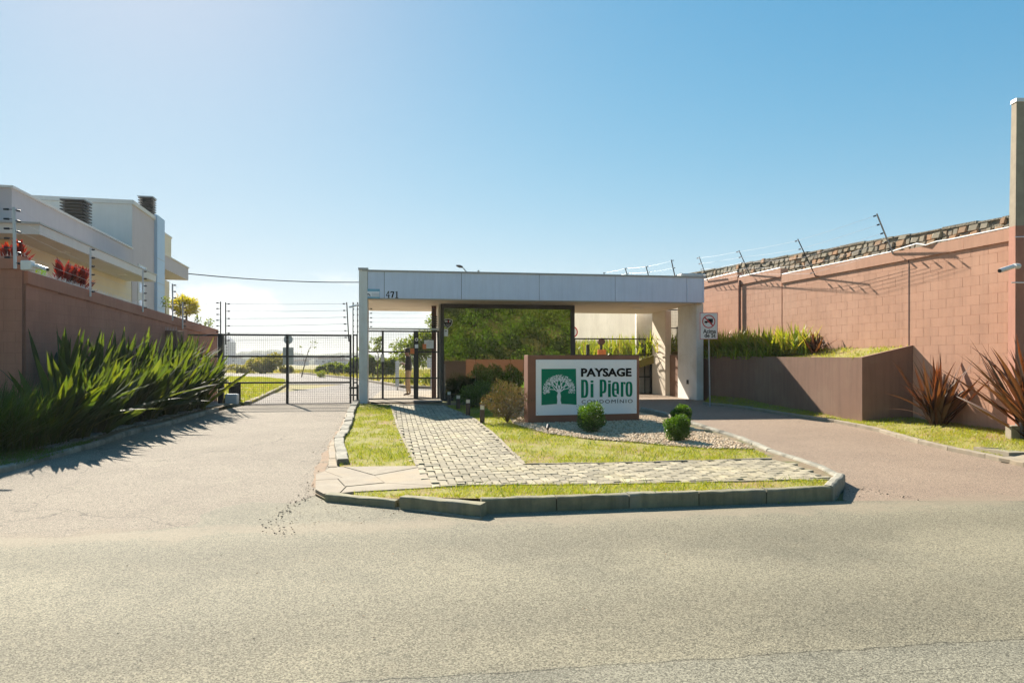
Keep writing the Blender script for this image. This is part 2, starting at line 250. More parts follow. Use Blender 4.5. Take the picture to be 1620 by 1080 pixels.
# ---------------------------------------------------------------- object helpers
def link(o, parent=None):
    C.objects.link(o)
    if parent is not None: o.parent = parent
    return o
def wloc(o):
    v = Vector((0, 0, 0))
    while o is not None: v += o.location; o = o.parent
    return v
def tag(o, label=None, cat=None, group=None, kind=None):
    if label: o['label'] = label
    if cat: o['category'] = cat
    if group: o['group'] = group
    if kind: o['kind'] = kind
    return o
def thing(name, label, cat, loc=(0, 0, 0), group=None, rz=0):
    o = bpy.data.objects.new(name, None); o.empty_display_size = .2; link(o); o.location = loc; o.rotation_euler = (0, 0, rz)
    return tag(o, label, cat, group)
class MB:
    def __init__(s): s.v = []; s.f = []
    def add(s, vs, fs):
        b = len(s.v); s.v += [tuple(v) for v in vs]; s.f += [tuple(i+b for i in f) for f in fs]; return s
    def obox(s, o, a, b, c):
        """box from corner o with edge vectors a,b,c"""
        o, a, b, c = map(Vector, (o, a, b, c))
        vs = [o, o+a, o+a+b, o+b, o+c, o+a+c, o+a+b+c, o+b+c]
        fs = [(0, 3, 2, 1), (4, 5, 6, 7), (0, 1, 5, 4), (1, 2, 6, 5), (2, 3, 7, 6), (3, 0, 4, 7)]
        if a.cross(b).dot(c) < 0: fs = [f[::-1] for f in fs]
        return s.add(vs, fs)
    def box(s, x0, y0, z0, x1, y1, z1): return s.obox((x0, y0, z0), (x1-x0, 0, 0), (0, y1-y0, 0), (0, 0, z1-z0))
    def tube(s, pts, r, n=6, caps=True):
        pts = [Vector(p) for p in pts]; rs = r if isinstance(r, (list, tuple)) else [r]*len(pts)
        vs = []
        for i, p in enumerate(pts):
            d = (pts[min(i+1, len(pts)-1)]-pts[max(i-1, 0)]).normalized()
            u = d.cross(Vector((0, 0, 1)) if abs(d.z) < .9 else Vector((1, 0, 0))).normalized(); w = d.cross(u)
            for k in range(n):
                a = 2*math.pi*k/n; vs.append(p+(u*math.cos(a)+w*math.sin(a))*rs[i])
        fs = []
        for i in range(len(pts)-1):
            for k in range(n):
                fs.append((i*n+k, (i+1)*n+k, (i+1)*n+(k+1) % n, i*n+(k+1) % n))
        if caps: fs += [tuple(range(n)), tuple(reversed(range((len(pts)-1)*n, len(pts)*n)))]
        return s.add(vs, fs)
    def prism(s, poly, z0, z1):
        n = len(poly); vs = [(x, y, z0) for x, y in poly]+[(x, y, z1) for x, y in poly]
        fs = [tuple(reversed(range(n))), tuple(range(n, 2*n))]+[(i, (i+1) % n, n+(i+1) % n, n+i) for i in range(n)]
        return s.add(vs, fs)
    def mesh(s, name='m'):
        me = bpy.data.meshes.new(name); me.from_pydata(s.v, [], s.f); me.update(); return me
    def build(s, name, m, parent=None, smooth=False, bevel=0, local=False, origin=None):
        me = s.mesh(name)
        if bevel:
            bm = bmesh.new(); bm.from_mesh(me); bmesh.ops.remove_doubles(bm, verts=bm.verts, dist=1e-5)
            bmesh.ops.bevel(bm, geom=[e for e in bm.edges], offset=bevel, segments=1, affect='EDGES', clamp_overlap=True); bm.to_mesh(me); bm.free()
        me.materials.append(m)
        if smooth: me.polygons.foreach_set('use_smooth', [True]*len(me.polygons))
        o = bpy.data.objects.new(name, me); link(o, parent)
        if not local:
            w = wloc(parent) if parent is not None else Vector((0, 0, 0))
            if origin is not None:
                og = Vector(origin); me.transform(Matrix.Translation(-og)); o.location = og-w
            else: o.location = -w
        return o
def npmesh(name, verts, faces, m, parent=None, smooth=False, local=False):
    """verts (n,3) faces (m,k) numpy"""
    me = bpy.data.meshes.new(name); k = faces.shape[1]
    me.vertices.add(len(verts)); me.vertices.foreach_set('co', verts.astype(np.float32).ravel())
    me.loops.add(faces.size); me.loops.foreach_set('vertex_index', faces.astype(np.int32).ravel())
    me.polygons.add(len(faces)); me.polygons.foreach_set('loop_start', np.arange(0, faces.size, k, dtype=np.int32))
    if smooth: me.polygons.foreach_set('use_smooth', np.ones(len(faces), bool))
    me.update(calc_edges=True); me.materials.append(m)
    o = bpy.data.objects.new(name, me); link(o, parent)
    if parent is not None and not local: o.location = -wloc(parent)
    return o
def struct(o, kind='structure'): o['kind'] = kind; return o
def copy_tree(o, parent=None):
    c = o.copy(); C.objects.link(c); c.parent = parent
    for ch in o.children: copy_tree(ch, c)
    return c

# ---------------------------------------------------------------- terrain
def sstep(t): t = np.clip(t, 0, 1); return t*t*(3-2*t)
def zg(x, y):
    yp = y-.18*x
    t = np.clip((yp-7.95)/12.8, 0, 1)
    z = .4*(t*.6+.4*sstep(t))
    return z+0*x
def ramp_i(x, y): return (.15-.08*np.clip((y-.18*x-7.6)/12, 0, 1))*(.42+.58*sstep((x+2.1)/1.8))
def zi(x, y): return zg(x, y)+ramp_i(x, y)
def zv(x, y): return zg(x, y)+.08            # verges
def P(px, py, zf=zg, d0=3, d1=120):
    """where the photo's pixel ray meets a ground surface"""
    r = (px-810)/1080; s = (py-575)/1080; lo, hi = d0, d1
    for _ in range(50):
        m = (lo+hi)/2
        if 1.6-s*m > zf(r*m, m): lo = m
        else: hi = m
    return (r*lo, lo)
def Q(px, py, d): return Vector(((px-810)/1080*d, d, 1.6-(py-575)/1080*d))
def inpoly(x, y, poly):
    c = np.zeros(np.shape(x), bool); n = len(poly); j = n-1
    for i in range(n):
        xi, yi = poly[i]; xj, yj = poly[j]
        if yi != yj:
            c ^= ((yi > y) != (yj > y)) & (x < (xj-xi)*(y-yi)/(yj-yi)+xi)
        j = i
    return c
def sheet(name, poly, zf, m, off=0, step=.5, parent=None, skirt=0):
    bm = bmesh.new(); vs = [bm.verts.new((x, y, 0)) for x, y in poly]; bm.faces.new(vs)
    xs = [p[0] for p in poly]; ys = [p[1] for p in poly]
    for ax, (a, b) in ((0, (min(xs), max(xs))), (1, (min(ys), max(ys)))):
        k = math.floor(a/step)+1
        while k*step < b:
            co = [0, 0, 0]; co[ax] = k*step; no = [0, 0, 0]; no[ax] = 1
            bmesh.ops.bisect_plane(bm, geom=bm.verts[:]+bm.edges[:]+bm.faces[:], plane_co=co, plane_no=no); k += 1
    bmesh.ops.triangulate(bm, faces=[f for f in bm.faces if len(f.verts) > 4])
    if skirt:
        be = [e for e in bm.edges if e.is_boundary]
        r = bmesh.ops.extrude_edge_only(bm, edges=be); low = {v for v in r['geom'] if isinstance(v, bmesh.types.BMVert)}
    for v in bm.verts: v.co.z = float(zf(v.co.x, v.co.y))+off
    if skirt:
        for v in low: v.co.z -= skirt
    bmesh.ops.recalc_face_normals(bm, faces=bm.faces)
    me = bpy.data.meshes.new(name); bm.to_mesh(me); bm.free()
    up = sum(p.normal.z for p in me.polygons)
    if up < 0: me.flip_normals()
    me.materials.append(m); o = bpy.data.objects.new(name, me); link(o, parent); return o
def rough(poly, amp=.05, step=.12):
    out = []
    for i in range(len(poly)-1):
        a, b_ = Vector(poly[i]), Vector(poly[i+1]); n = max(1, int((b_-a).length/step))
        for k_ in range(n):
            p = a.lerp(b_, k_/n); q = Vector((p.x*3.1, p.y*3.1, .5)); w_ = amp if 0 < k_ or i > 0 else 0
            out.append((p.x+w_*noise.noise(q)+w_*.5*noise.noise(q*4), p.y+w_*noise.noise(q+Vector((9, 4, 2)))+w_*.5*noise.noise(q*4+Vector((3, 3, 3)))))
    out.append(poly[-1]); return out
def scatter(poly, dens):
    xs = np.array([p[0] for p in poly]); ys = np.array([p[1] for p in poly])
    a = (xs.max()-xs.min())*(ys.max()-ys.min()); n = int(a*dens)
    x = np.random.uniform(xs.min(), xs.max(), n); y = np.random.uniform(ys.min(), ys.max(), n)
    k = inpoly(x, y, poly); return x[k], y[k]
def blades(name, poly, zf, dens, h, w, m, parent=None, off=0):
    x, y = scatter(poly, dens); n = len(x)
    # uneven density, bare patches
    f = .8*np.sin(x*2.1+1.3*np.sin(y*1.7))*np.sin(y*2.6+x)+.6*np.sin(x*7+y*5)*np.sin(y*9-x*4)+.5*np.sin(x*19+3*np.sin(y*13))*np.sin(y*23)
    k = np.random.rand(n) < np.clip(.52+.55*f, .03, 1); x, y = x[k], y[k]; n = len(x)
    z = zf(x, y)+off-.004
    a = np.random.uniform(0, 2*np.pi, n); hh = h*np.random.uniform(.45, 1.25, n); ww = w*np.random.uniform(.7, 1.3, n)
    lx = np.random.normal(0, .55, n)*hh; ly = np.random.normal(0, .55, n)*hh
    dx, dy = np.cos(a)*ww/2, np.sin(a)*ww/2
    V = np.empty((n, 3, 3)); V[:, 0] = np.stack([x-dx, y-dy, z], 1); V[:, 1] = np.stack([x+dx, y+dy, z], 1); V[:, 2] = np.stack([x+lx, y+ly, z+hh], 1)
    o = npmesh(name, V.reshape(-1, 3), np.arange(3*n).reshape(-1, 3), m, parent); return o
def leaves(c, d, ln, wd):
    """diamond leaves: centres c(n,3), directions d(n,3), returns verts, faces"""
    n = len(c); d = d/np.linalg.norm(d, axis=1, keepdims=True)
    r = np.random.normal(size=(n, 3)); s = np.cross(d, r); s /= np.linalg.norm(s, axis=1, keepdims=True)+1e-9
    nn = np.cross(d, s); ln = np.broadcast_to(ln, (n,))[:, None]; wd = np.broadcast_to(wd, (n,))[:, None]
    V = np.stack([c-d*ln/2, c+s*wd/2+nn*wd*.15, c+d*ln/2, c-s*wd/2+nn*wd*.15], 1)
    return V.reshape(-1, 3), np.arange(4*n).reshape(-1, 4)

# base land (out to the horizon), hill across the street behind the camera
def land(x, y):
    z = zg(x, y)-.03
    hb = np.clip((-(y-.18*x)-10.6), 0, 26)
    z = z+hb*.50+.5*np.sin(x*.35)*np.clip(hb/8, 0, 1)
    return z
gx = np.unique(np.concatenate([-np.geomspace(60, 1500, 12), np.arange(-60, 60.1, 1.5), np.geomspace(60, 1500, 12)]))
gy = np.unique(np.concatenate([-np.geomspace(60, 600, 6), np.arange(-60, 60, 1.0), np.geomspace(60, 1500, 14)]))
X, Y = np.meshgrid(gx, gy); Z = land(X, Y)
V = np.stack([X, Y, Z], 2).reshape(-1, 3); nx, ny = len(gx), len(gy)
I = np.arange(nx*ny).reshape(ny, nx); F = np.stack([I[:-1, :-1], I[:-1, 1:], I[1:, 1:], I[1:, :-1]], 2).reshape(-1, 4)
struct(npmesh('ground', V, F, M['field'], smooth=True))
# street
e10 = (math.cos(R(10.2)), math.sin(R(10.2)))
def yr(x): return 7.02+.18*x if x < 5 else 7.92+.02*(x-5)
road_poly = [(-60, -10.0-10.8), (60, 10.8-10.0), (60, 9.3), (9, 8.35), (5.8, 8.25), (4.1, 8.0), (-.3, 7.3), (-1.2, 7.9), (-2.3, 9.0), (-3.4, 7.6), (-4.6, 6.5), (-9, 5.7), (-60, -3.2)]
struct(sheet('street', road_poly, zg, M['asphalt'], 0, 3.0))

# pixel outlines on the real surfaces
def PP(l, zf=zg): return [P(a, b, zf) for a, b in l]
Ldrive_L = PP([(0, 749.5), (52, 735), (114, 717), (150, 708), (207, 687), (272, 672), (347, 650)])
Ldrive_R = [(p[0]+.3, p[1]) for p in PP([(561, 637), (553, 650), (546, 674), (530, 702), (522, 735), (500, 745), (492, 768), (497, 781)])]
def zdrive(x, y):
    yp = y-.18*x; return float(zg(x, y))+.004-.05*max(0, 7.02-yp)-(.003*(1+noise.noise(Vector((x*2.5, y*2.5, 0)))) if yp < 7.4 else 0)
drv = [(-16, 4.0), (-7.9, 7.6)]+Ldrive_L+[(-7.65, 19.6)]+[(-4.75, 20.4)]+Ldrive_R+[P(499, 783)]+rough([P(455, 800), P(434, 820), P(441, 842)], .05)+[(-2.5, 6.3), (-4.6, 5.75), (-9, 4.95)]
struct(sheet('left_driveway', drv, zdrive, M['drive'], 0, .3))
Rk = PP([(1112, 640), (1172, 646), (1255, 660), (1310, 667), (1385, 682), (1440, 699), (1504, 714), (1567, 727), (1620, 739)])
Rk = Rk+[(10.6, 10.2), (14, 9.4)]
Lk = PP([(1020, 652), (1060, 662), (1095, 675), (1142, 690), (1180, 702), (1197, 710), (1220, 722), (1255, 732), (1285, 745), (1322, 756), (1336, 768), (1333, 790)])
rdrv = [(3.2, 22), (3.0, 40), (4.6, 40), (5.6, 26.4), (6.3, 22.4)]+Rk+[(60, 9.4), (60, 8.8)]+[(9, 7.95+.1), (5.8, 7.80), (4.1, 7.45)]+Lk[::-1]
def zdrive2(x, y): return float(zg(x, y))+.004-.05*max(0, 7.86+.02*(x-4)-y)-(.003*(1+noise.noise(Vector((x*2.5, y*2.5, 3)))) if y < 8.2 else 0)
struct(sheet('right_driveway', rdrv, zdrive2, M['drive2'], 0, .4))
# ---------------------------------------------------------------- island
ZI = zi
isl_left = PP([(561, 639), (556, 650), (550, 674), (536, 702), (538, 737)], ZI)
path_L = PP([(618, 640), (632, 681), (649, 714), (661, 737)], ZI)
path_R = PP([(700, 641), (750, 662), (785, 690), (830, 735)], ZI)
sw_back = PP([(830, 735), (1000, 732), (1222, 726)], ZI)
sw_front = PP([(687, 770), (1000, 764), (1310, 757)], ZI)
slab_px = PP([(534, 738), (661, 737), (668, 738), (687, 770), (560, 777), (512, 781), (499, 774), (500, 750)], ZI)
front_R = PP([(1316, 771)], ZI)[0]
kf0 = P(761, 813, zg); kf1 = P(1316, 792, zg)
low_L = PP([(513, 786), (570, 791), (625, 797), (690, 804), (761, 811)], lambda x, y: zg(x, y)+.05)
isl = [(-4.62, 20.6)]+isl_left+PP([(500, 748), (499, 776), (513, 783)], ZI)+[(low_L[2][0], low_L[2][1]+.05), (kf0[0], kf0[1]+.05), (kf1[0], kf1[1]+.08)]+[(p[0]-.06, p[1]) for p in Lk[-2::-1]]+[(1.8, 21.4)]
struct(sheet('island_ground', isl, ZI, M['soil'], -.035, .5, skirt=.16))
lawnL = [isl_left[0]]+isl_left[1:]+[path_L[3], path_L[2], path_L[1], path_L[0]]
grav = PP([(813, 671), (864, 686), (929, 694), (1007, 700), (1073, 706), (1130, 710), (1195, 711), (1180, 704), (1142, 692), (1095, 677), (1055, 664), (1020, 655), (960, 645), (830, 645)], ZI)
lawnR = path_R+sw_back[1:]+PP([(1212, 719), (1195, 711)], ZI)+[grav[5], grav[4], grav[3], grav[2], grav[1], grav[0]]+PP([(800, 655), (760, 641)], ZI)
lawnF = PP([(687, 771), (1000, 765), (1310, 758), (1318, 770)], ZI)+[(kf1[0], kf1[1]+.09), (kf0[0]+.02, kf0[1]+.11), (low_L[2][0], low_L[2][1]+.1)]+PP([(560, 783), (560, 778)], ZI)
def hb(px): return PP(px, ZI)
lw = []
for nm, pl, de in (('lawn', lawnL, 3600), ('lawn', lawnR, 3600), ('lawn', lawnF, 5200)):
    o = struct(sheet(nm, pl, ZI, M['lawn'], -.008, .4)); lw.append(o)
    b = blades('grass', pl, ZI, de, .034, .007, M['grass']); b['kind'] = 'stuff'
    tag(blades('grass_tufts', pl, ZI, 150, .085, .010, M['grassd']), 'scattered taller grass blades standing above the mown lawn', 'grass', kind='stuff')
    tag(b, {0: 'short sunlit grass between the left driveway and paved path', 1: 'short yellowish grass around the gravel bed', 2: 'narrow strip of grass behind the street kerb'}[len(lw)-1], 'grass')
# slab with cracks: split into broken pieces
sp = thing('concrete_slab', 'cracked pale concrete slab at the left end of the pavement', 'slab', (slab_px[0][0], slab_px[0][1], 0))
def clip_cell(poly, seeds, i):
    bm = bmesh.new(); bm.faces.new([bm.verts.new((x, y, 0)) for x, y in poly])
    s = Vector((*seeds[i], 0))
    for j, q in enumerate(seeds):
        if j == i: continue
        q = Vector((*q, 0)); mid = (s+q)/2
        bmesh.ops.bisect_plane(bm, geom=bm.verts[:]+bm.edges[:]+bm.faces[:], plane_co=mid-(q-s).normalized()*.006, plane_no=(q-s), clear_outer=True)
        if not bm.faces: break
    res = []
    for f in bm.faces: res.append([(v.co.x, v.co.y) for v in f.verts])
    bm.free(); return res
sx = slab_px; cx0, cy0 = min(p[0] for p in sx), min(p[1] for p in sx)
seeds = [P(520, 765, ZI), P(545, 748, ZI), P(560, 762, ZI), P(570, 774, ZI), P(515, 775, ZI), P(510, 752, ZI), P(640, 753, ZI), P(590, 742, ZI)]
for i in range(len(seeds)):
    for pl in clip_cell(sx, seeds, i):
        z = float(zi(seeds[i][0], seeds[i][1])); b = MB()
        pts = [(x, y) for x, y in pl]
        n = len(pts)
        tilt = random.uniform(-.006, .006)
        vs = [(x, y, float(zi(x, y))-.06) for x, y in pts]+[(x, y, float(zi(x, y))+.004+tilt) for x, y in pts]
        fs = [tuple(reversed(range(n))), tuple(range(n, 2*n))]+[(k, (k+1) % n, n+(k+1) % n, n+k) for k in range(n)]
        b.add(vs, fs); b.build('slab_piece', M['slab'], sp)
# pavers: herringbone, 20 x 10 cm
pav_poly_a = slab_px[3:4]+sw_front[1:]+PP([(1300, 751), (1255, 734), (1222, 726)], ZI)+sw_back[::-1][1:]+[path_L[3]]
pav_poly_b = [path_L[0], path_L[1], path_L[2], path_L[3], sw_back[0], path_R[2], path_R[1], path_R[0]]
pv = bpy.data.objects.new('pavement', None); link(pv); pv['kind'] = 'structure'; pv.location = (0, 9, 0)
for nm, pl in (('paving_bed', pav_poly_a), ('paving_bed', pav_poly_b)):
    o = sheet(nm, pl, ZI, M['sand'], -.016 if pl is pav_poly_a else -.018, .5, pv); o.location = (0, -9, 0)
ca, sa = e10; org = Vector((-2, 8)); cells = []
W_ = .105
for i in range(-90, 130):
    for j in range(-60, 170):
        k = (i-j) % 4
        if k == 0: c = (i+1, j+.5); hz = True
        elif k == 3: c = (i+.5, j+1); hz = False       # vertical paver starts
        else: continue
        # herringbone lattice: horizontals at (i-j)%4==0, verticals at (i-j)%4==... 
        x = org.x+(c[0]*ca-c[1]*sa)*W_; y = org.y+(c[0]*sa+c[1]*ca)*W_
        cells.append((x, y, hz))
cx = np.array([c[0] for c in cells]); cy = np.array([c[1] for c in cells])
k = inpoly(cx, cy, pav_poly_a) | inpoly(cx, cy, pav_poly_b)
sel = [cells[i] for i in np.nonzero(k)[0]]; sel.sort(key=lambda c: c[0]**2+c[1]**2)
pm = []
for v in range(3):
    b = MB().box(-.0985, -.046, -.03, .0985, .046, .012); me = b.mesh('paver')
    bm = bmesh.new(); bm.from_mesh(me); bmesh.ops.bevel(bm, geom=[e for e in bm.edges if all(q.co.z > 0 for q in e.verts)], offset=.006, segments=1, affect='EDGES')
    for q in bm.verts: q.co += Vector((random.uniform(-.003, .003), random.uniform(-.003, .003), random.uniform(-.002, .002)))
    bm.to_mesh(me); bm.free(); me.materials.append(M['paver']); pm.append(me)
def pmat(i, x, y, hz):
    z = float(zi(x, y)); return Matrix.Translation((x, y, z-.004+random.uniform(-.004, .004))) @ Matrix.Rotation(R(10.2+(0 if hz else 90)+random.uniform(-1.2, 1.2)), 4, 'Z') @ Matrix.Rotation(random.uniform(-.02, .02), 4, 'X') @ Matrix.Rotation(.025+random.uniform(-.012, .012) if hz else -.02+random.uniform(-.012, .012), 4, 'X' if hz else 'Y')
for i, (x, y, hz) in enumerate(sel[:300]):
    o = bpy.data.objects.new('paver', pm[i % 3]); link(o, pv); o.matrix_local = Matrix.Translation((0, -9, 0)) @ pmat(i, x, y, hz)
def join_copies(name, me, mats, m, parent, kind='stuff'):
    n = len(me.vertices); co = np.empty(n*3); me.vertices.foreach_get('co', co); co = co.reshape(-1, 3)
    vs = []; fs = []; pf = [tuple(p.vertices) for p in me.polygons]
    A = np.array([np.array(mm) for mm in mats]); V = np.einsum('kij,nj->kni', A[:, :3, :3], co)+A[:, None, :3, 3]
    V = V.reshape(-1, 3); fl = []
    for kk in range(len(mats)): fl += [tuple(i+kk*n for i in f) for f in pf]
    nm = bpy.data.meshes.new(name); nm.from_pydata(V.tolist(), [], fl); nm.materials.append(m); o = bpy.data.objects.new(name, nm); link(o, parent)
    if parent is not None: o.location = -wloc(parent)
    if kind: o['kind'] = kind
    return o
join_copies('far_pavers', pm[0], [pmat(i, *c) for i, c in enumerate(sel[300:])], M['paver'], pv)
# concrete edging along path and pavement
def stones(parent, pts, zf, name, length, w, h, sink, m, side=0, gap=.012, jit=.006, round_=.02, off=0):
    """run of kerb stones along a polyline, each its own object"""
    pts = [Vector((p[0], p[1])) for p in pts]; seg = [(pts[i+1]-pts[i]).length for i in range(len(pts)-1)]; tot = sum(seg)
    def at(s):
        s = max(0, min(tot-1e-6, s)); i = 0
        while s > seg[i] and i < len(seg)-1: s -= seg[i]; i += 1
        return pts[i]+(pts[i+1]-pts[i])*(s/seg[i])
    n = max(1, round(tot/length)); res = []
    for q in range(n):
        a = at(q*tot/n+gap/2); b = at((q+1)*tot/n-gap/2); d = (b-a).normalized(); nn = Vector((-d.y, d.x))
        bm = bmesh.new(); L_ = (b-a).length; ns = 6
        js = random.uniform(-jit, jit); jh = random.uniform(-jit, jit)
        rows = []
        prof = [(0, -sink), (0, h-round_), (round_*.35, h-round_*.3), (round_, h), (w-round_, h), (w-round_*.3, h-round_*.35), (w, h-round_), (w, -sink)]
        for s in range(ns+1):
            c = a+d*L_*s/ns; z0 = float(zf(c.x, c.y))+off; row = []
            for (u, z) in prof:
                p = c+nn*(u+side+js)
                g = noise.noise(Vector((p.x*7, p.y*7, z*9)))*.010+noise.noise(Vector((p.x*30, p.y*30, z*30)))*.004
                row.append(bm.verts.new((p.x+nn.x*g, p.y+nn.y*g, z0+z+jh+(g if z > 0 else 0))))
            rows.append(row)
        m_ = len(prof)
        for s in range(ns):
            for t in range(m_-1): bm.faces.new((rows[s][t], rows[s][t+1], rows[s+1][t+1], rows[s+1][t]))
        bm.faces.new(rows[0][::-1]); bm.faces.new(rows[-1])
        bmesh.ops.recalc_face_normals(bm, faces=bm.faces)
        me = bpy.data.meshes.new(name); bm.to_mesh(me); bm.free(); me.materials.append(m)
        o = bpy.data.objects.new(name, me); link(o, parent); o.location = -wloc(parent); res.append(o)
    return res
edging = bpy.data.objects.new('path_edging', None); link(edging); edging['kind'] = 'structure'; edging.location = (path_L[3][0], path_L[3][1], .1)
stones(edging, path_L, ZI, 'edging_strip', .9, .05, .014, .05, M['slab'], side=-.03, round_=.006, jit=.002)
stones(edging, path_R, ZI, 'edging_strip', .9, .05, .014, .05, M['slab'], side=-.02, round_=.006, jit=.002)
stones(edging, sw_back, ZI, 'edging_strip', 1.0, .05, .014, .05, M['slab'], side=0, round_=.006, jit=.002)
stones(edging, [slab_px[3]]+sw_front[1:], ZI, 'edging_strip', 1.0, .05, .008, .05, M['slab'], side=-.05, round_=.006, jit=.002)
fk = bpy.data.objects.new('street_kerb', None); link(fk); fk['kind'] = 'structure'; fk.location = (kf0[0], kf0[1], 0)
stones(fk, [kf0, kf1], zg, 'kerb_stone', .82, .13, .16, .1, M['concd'], jit=.005, round_=.022)
fk2 = bpy.data.objects.new('broken_kerb', None); link(fk2); fk2['kind'] = 'structure'; fk2.location = (low_L[0][0], low_L[0][1], 0)
stones(fk2, [low_L[0], low_L[2], (low_L[2][0]+.001, low_L[2][1])][:2], zg, 'kerb_stone', .8, .12, .085, .1, M['concd'], jit=.006, round_=.015)
stones(fk2, [(low_L[2][0]+.05, low_L[2][1]-.02), low_L[4]], zg, 'kerb_stone', .95, .14, .135, .1, M['concd'], jit=.006, round_=.015)
stones(fk2, PP([(515, 790), (620, 803), (700, 813), (760, 822)]), zg, 'gutter_strip', 1.0, .05, .012, .04, M['slab'], jit=.004, round_=.008)
dk = bpy.data.objects.new('driveway_kerb', None); link(dk); dk['kind'] = 'structure'; dk.location = (isl_left[0][0], isl_left[0][1], .3)
pts = PP([(534, 737), (527, 702), (545, 674), (552, 650), (560, 638)], lambda x, y: zg(x, y)+.02)
stones(dk, pts, zg, 'kerb_stone', .6, .17, .115, .1, M['conc'], side=-.17, jit=.016, round_=.018)
stones(dk, PP([(500, 772), (500, 750), (520, 740), (516, 710), (538, 676), (550, 645)]), zg, 'gutter_strip', .7, .22, .025, .04, M['slab'], side=-.24, jit=.01, round_=.01)
ik = bpy.data.objects.new('island_kerb', None); link(ik); ik['kind'] = 'structure'; ik.location = (Lk[3][0], Lk[3][1], .2)
stones(ik, [(p[0], p[1]) for p in Lk[::-1][1:]], zg, 'kerb_stone', .8, .12, .135, .1, M['conc'], side=0, jit=.006, round_=.03)
stones(ik, [(kf1[0]+.03, kf1[1]+.02), (Lk[-2][0]-.0, Lk[-2][1]-.02)], zg, 'kerb_stone', .5, .12, .17, .1, M['conc'], side=0, jit=.004, round_=.03)
lk = bpy.data.objects.new('left_verge_kerb', None); link(lk); lk['kind'] = 'structure'; lk.location = (Ldrive_L[3][0], Ldrive_L[3][1], .1)
stones(lk, [(-7.0, 8.2)]+Ldrive_L, zg, 'kerb_stone', .8, .11, .09, .1, M['conc'], side=0, jit=.006, round_=.03)
# gravel bed
struct(sheet('gravel_bed', grav, ZI, M['soil'], -.004, .4))
x, y = scatter(grav, 1500); n = len(x)
ico = bmesh.new(); bmesh.ops.create_icosphere(ico, subdivisions=1, radius=1); iv = np.array([v.co[:] for v in ico.verts]); ifc = np.array([[v.index for v in f.verts] for f in ico.faces]); ico.free()
def pebbles(name, x, y, zf, r0, r1, m, parent=None):
    n = len(x); s = np.random.uniform(r0, r1, (n, 1, 1))*np.random.uniform([.8, .6, .4], [1.4, 1.0, .8], (n, 1, 3)); a = np.random.uniform(0, 6.3, n)
    v = iv[None]*s; v = v*(1+np.random.normal(0, .08, v.shape)); c, s_ = np.cos(a)[:, None], np.sin(a)[:, None]
    V = np.stack([v[:, :, 0]*c-v[:, :, 1]*s_+x[:, None], v[:, :, 0]*s_+v[:, :, 1]*c+y[:, None], v[:, :, 2]+(zf(x, y)+np.random.uniform(0, .02, n))[:, None]], 2)
    F = (ifc[None]+np.arange(n)[:, None, None]*len(iv)).reshape(-1, 3)
    o = npmesh(name, V.reshape(-1, 3), F, m, parent); return o
o = pebbles('pebbles', x, y, ZI, .012, .028, M['pebble']); tag(o, 'pale pebbles spread around the entrance sign', 'gravel', kind='stuff')
# loose grit and leaf litter at the broken asphalt edge
x, y = scatter(PP([(440, 845), (430, 815), (470, 790), (497, 770), (520, 700), (545, 650), (552, 652), (530, 705), (505, 785), (760, 815), (700, 822), (520, 835)]), 90)
o = pebbles('road_grit', x, y, zg, .003, .009, M['pebble']); tag(o, 'loose grit along the broken edge of the left driveway', 'grit', kind='stuff')
x, y = scatter([(-6, 3.2), (6, 3.2), (7, 7.8), (-6, 6)], 5)
o = pebbles('street_grit', x, y, zg, .002, .006, M['stone']); tag(o, 'scattered grit on the street asphalt', 'grit', kind='stuff')

# sandy gutter and crumbled asphalt edge along the island
dl = rough(PP([(557, 642), (541, 668), (522, 700), (503, 735), (492, 770)]), .05, .2); dr_ = PP([(503, 773), (514, 745), (530, 706), (548, 672), (562, 643)])
struct(sheet('sandy_gutter', dl+dr_, zg, M['dirt'], .0075, .4))
def along(px, n, jit):
    q = PP(px); out = []
    for _ in range(n):
        i = random.randrange(len(q)-1); t_ = random.random(); out.append((q[i][0]+(q[i+1][0]-q[i][0])*t_+random.gauss(0, jit), q[i][1]+(q[i+1][1]-q[i][1])*t_+random.gauss(0, jit)))
    return np.array([p[0] for p in out]), np.array([p[1] for p in out])
M['crumb'] = leafmat('asphalt_crumbs', [(.10, .09, .07), (.18, .15, .115), (.26, .21, .16), (.32, .25, .18)], 0, .95)
for pxl, n_, jt, lb in (([(523, 690), (505, 728), (493, 768), (484, 785), (462, 800), (446, 812), (434, 822), (436, 836), (446, 846)], 190, .06, 'dark asphalt crumbs along the broken edge of the left driveway'), ([(513, 787), (620, 801), (760, 819)], 160, .035, 'grit and crumbs at the foot of the broken kerb'), ([(1333, 795), (1345, 770), (1400, 783), (1450, 790)], 60, .08, 'grit at the foot of the right kerb end')):
    x, y = along(pxl, n_, jt); o = pebbles('asphalt_crumbs', x, y, zg, .003, .012, M['crumb']); tag(o, lb, 'grit', kind='stuff')

# ---------------------------------------------------------------- verges
wl0 = (-9.13, 12.8); wl1 = (-9.62, 22.3)
vergeL = [(-7.1, 8.2)]+[(p[0]-.08, p[1]) for p in Ldrive_L]+[(-7.85, 19.4), (-9.4, 19.4), (-9.1, 12.7), (-16, 11.2), (-16, 6.5)]
struct(sheet('left_verge', vergeL, zv, M['soil'], -.01, .5))
gl = PP([(0, 744), (60, 728), (120, 708), (160, 694), (120, 700), (60, 712), (0, 716)], zv)
gl = [(-7.25, 8.3)]+[(-7.25, 9.3)]+gl[1:-1]+[(-9.2, 11.5), (-14, 10.8), (-14, 7.2)]
b = blades('grass', gl, zv, 2600, .05, .008, M['grassd']); tag(b, 'shaded grass in front of the left flax bed', 'grass', kind='stuff')
